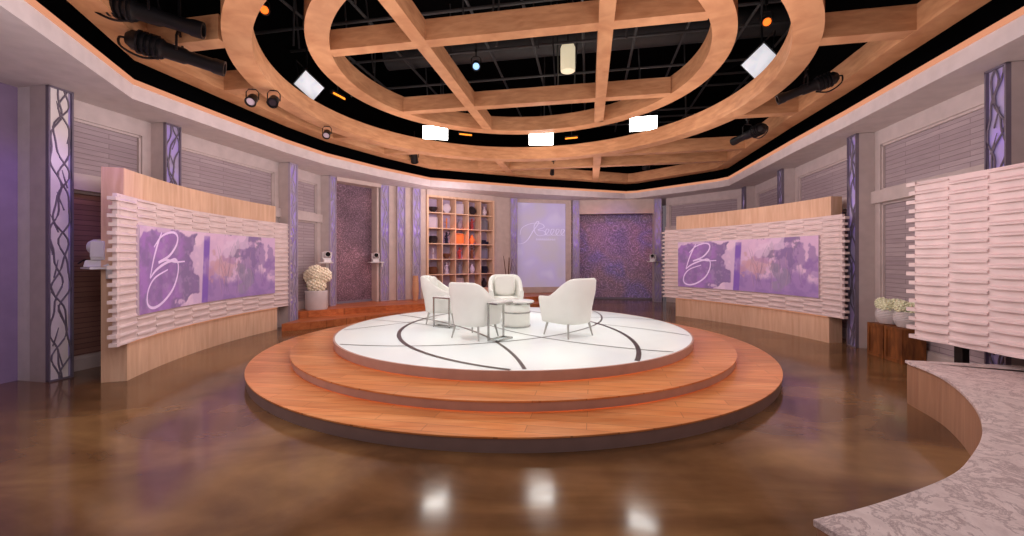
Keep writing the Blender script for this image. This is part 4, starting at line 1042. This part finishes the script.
a = uv2w(-4, 3.1); b_ = uv2w(6, 3.1); a.z = b_.z = 6.75; MB().tube([a, b_], .3, 20).build('duct_body', 'pipe', t, smooth=40)

# ---------------------------------------------------------------- light
def lamp(kind, loc, energy, color=(255, 255, 255), aim=None, size=.5, cone=60, blend=.6, spec=0.0):
    l = bpy.data.lights.new('lamp', kind); l.energy = energy; l.color = lin(color)[:3]
    if kind == 'AREA': l.shape = 'RECTANGLE' if isinstance(size, tuple) else 'SQUARE'; l.size = size[0] if isinstance(size, tuple) else size; l.size_y = size[1] if isinstance(size, tuple) else size
    else: l.shadow_soft_size = size
    if kind == 'SPOT': l.spot_size = R(cone); l.spot_blend = blend
    l.specular_factor = spec
    o = bpy.data.objects.new('lamp', l); col.objects.link(o); o.location = loc
    o.visible_glossy = spec > 0
    if aim is not None: o.rotation_euler = (Vector(aim)-Vector(loc)).to_track_quat('-Z', 'Y').to_euler()
    return o
# key light on the stage, from lamps hanging between the two rings
for x, y, e in ((-1.8, 10.2, 195), (.72, 10.4, 195), (2.92, 9.5, 195), (-3.4, 7.5, 120), (3.7, 6.75, 120), (0, 3.5, 165)):
    lamp('SPOT', (x, y, 4.62), e, (240, 250, 248), (SX, CY-.3, .4), .22, 62, .8, 0)
# general soft wash: fill points added to brighten walls and ceiling, no fixtures there
for a in range(0, 360, 60):
    x, y = CX+3.0*math.cos(R(a+15)), CY+3.0*math.sin(R(a+15)); lamp('POINT', (x, y, 3.2), 62, (252, 236, 240), size=.6)
for x, y, e in ((-3.0, 2.6, 85), (2.2, 2.4, 45), (0, 1.2, 70)): lamp('POINT', (x, y, 2.9), e, (252, 236, 240), size=.6)
for x, y in ((-1.6, 11.6), (2.6, 12.4)): lamp('POINT', (x, y, 3.0), 60, (252, 230, 238), size=.4)
for x, y, e in ((-2.9, 3.9, 42), (3.3, 4.6, 28), (-3.6, 9.6, 14)): lamp('POINT', (x, y, 1.7), e, (252, 236, 240), size=.8)
# coloured accents
lamp('SPOT', (-4.2, 4.6, 3.7), 60, (150, 90, 255), (-6.0, 4.6, 1.4), .1, 70)
lamp('SPOT', (-1.3, 11.0, 4.0), 380, (255, 130, 50), tuple(bo+dB*BW*.5+Vector((0, 0, 2.3))), .1, 22, 1)
lamp('SPOT', (-.2, 11.4, 4.0), 130, (190, 160, 255), tuple(bo+dB*BW*.6+Vector((0, 0, 1.6))), .1, 46, 1)
lamp('SPOT', (1.0, 11.5, 4.0), 60, (170, 150, 255), (1.2, 14.6, 2.0), .1, 40, 1)
lamp('SPOT', (3.2, 11.6, 4.0), 120, (150, 120, 255), (3.9, 15.4, 2.4), .1, 36, 1)
lamp('SPOT', (2.6, 11.8, 4.0), 70, (255, 120, 140), (3.0, 15.4, 2.4), .1, 36, 1)
lamp('SPOT', (4.2, 12.0, 4.0), 70, (255, 120, 120), (5.0, 15.2, 2.2), .1, 32, 1)
lamp('SPOT', (3.0, 3.0, 3.9), 34, (255, 120, 150), (4.75, 4.0, 1.3), .1, 60, .8)
lamp('SPOT', (-3.2, 8.6, 4.0), 60, (255, 90, 60), (-3.8, 11.0, .3), .1, 50, 1)
lamp('SPOT', (-2.3, 4.4, 3.9), 70, (255, 206, 214), (-4.9, 6.8, 1.8), .1, 80, 1)
lamp('SPOT', (2.8, 6.4, 3.9), 90, (255, 200, 208), (5.2, 9.0, 1.6), .1, 80, 1)

w = bpy.data.worlds.new('world'); scene.world = w; w.use_nodes = True
bg = w.node_tree.nodes['Background']; bg.inputs[0].default_value = lin((200, 180, 190)); bg.inputs[1].default_value = .22
scene.view_settings.view_transform = 'Standard'; scene.view_settings.look = 'None'; scene.view_settings.exposure = 0
scene.cycles.use_denoising = True
scene.cycles.max_bounces = 6; scene.cycles.diffuse_bounces = 4
scene.cycles.sample_clamp_indirect = 8
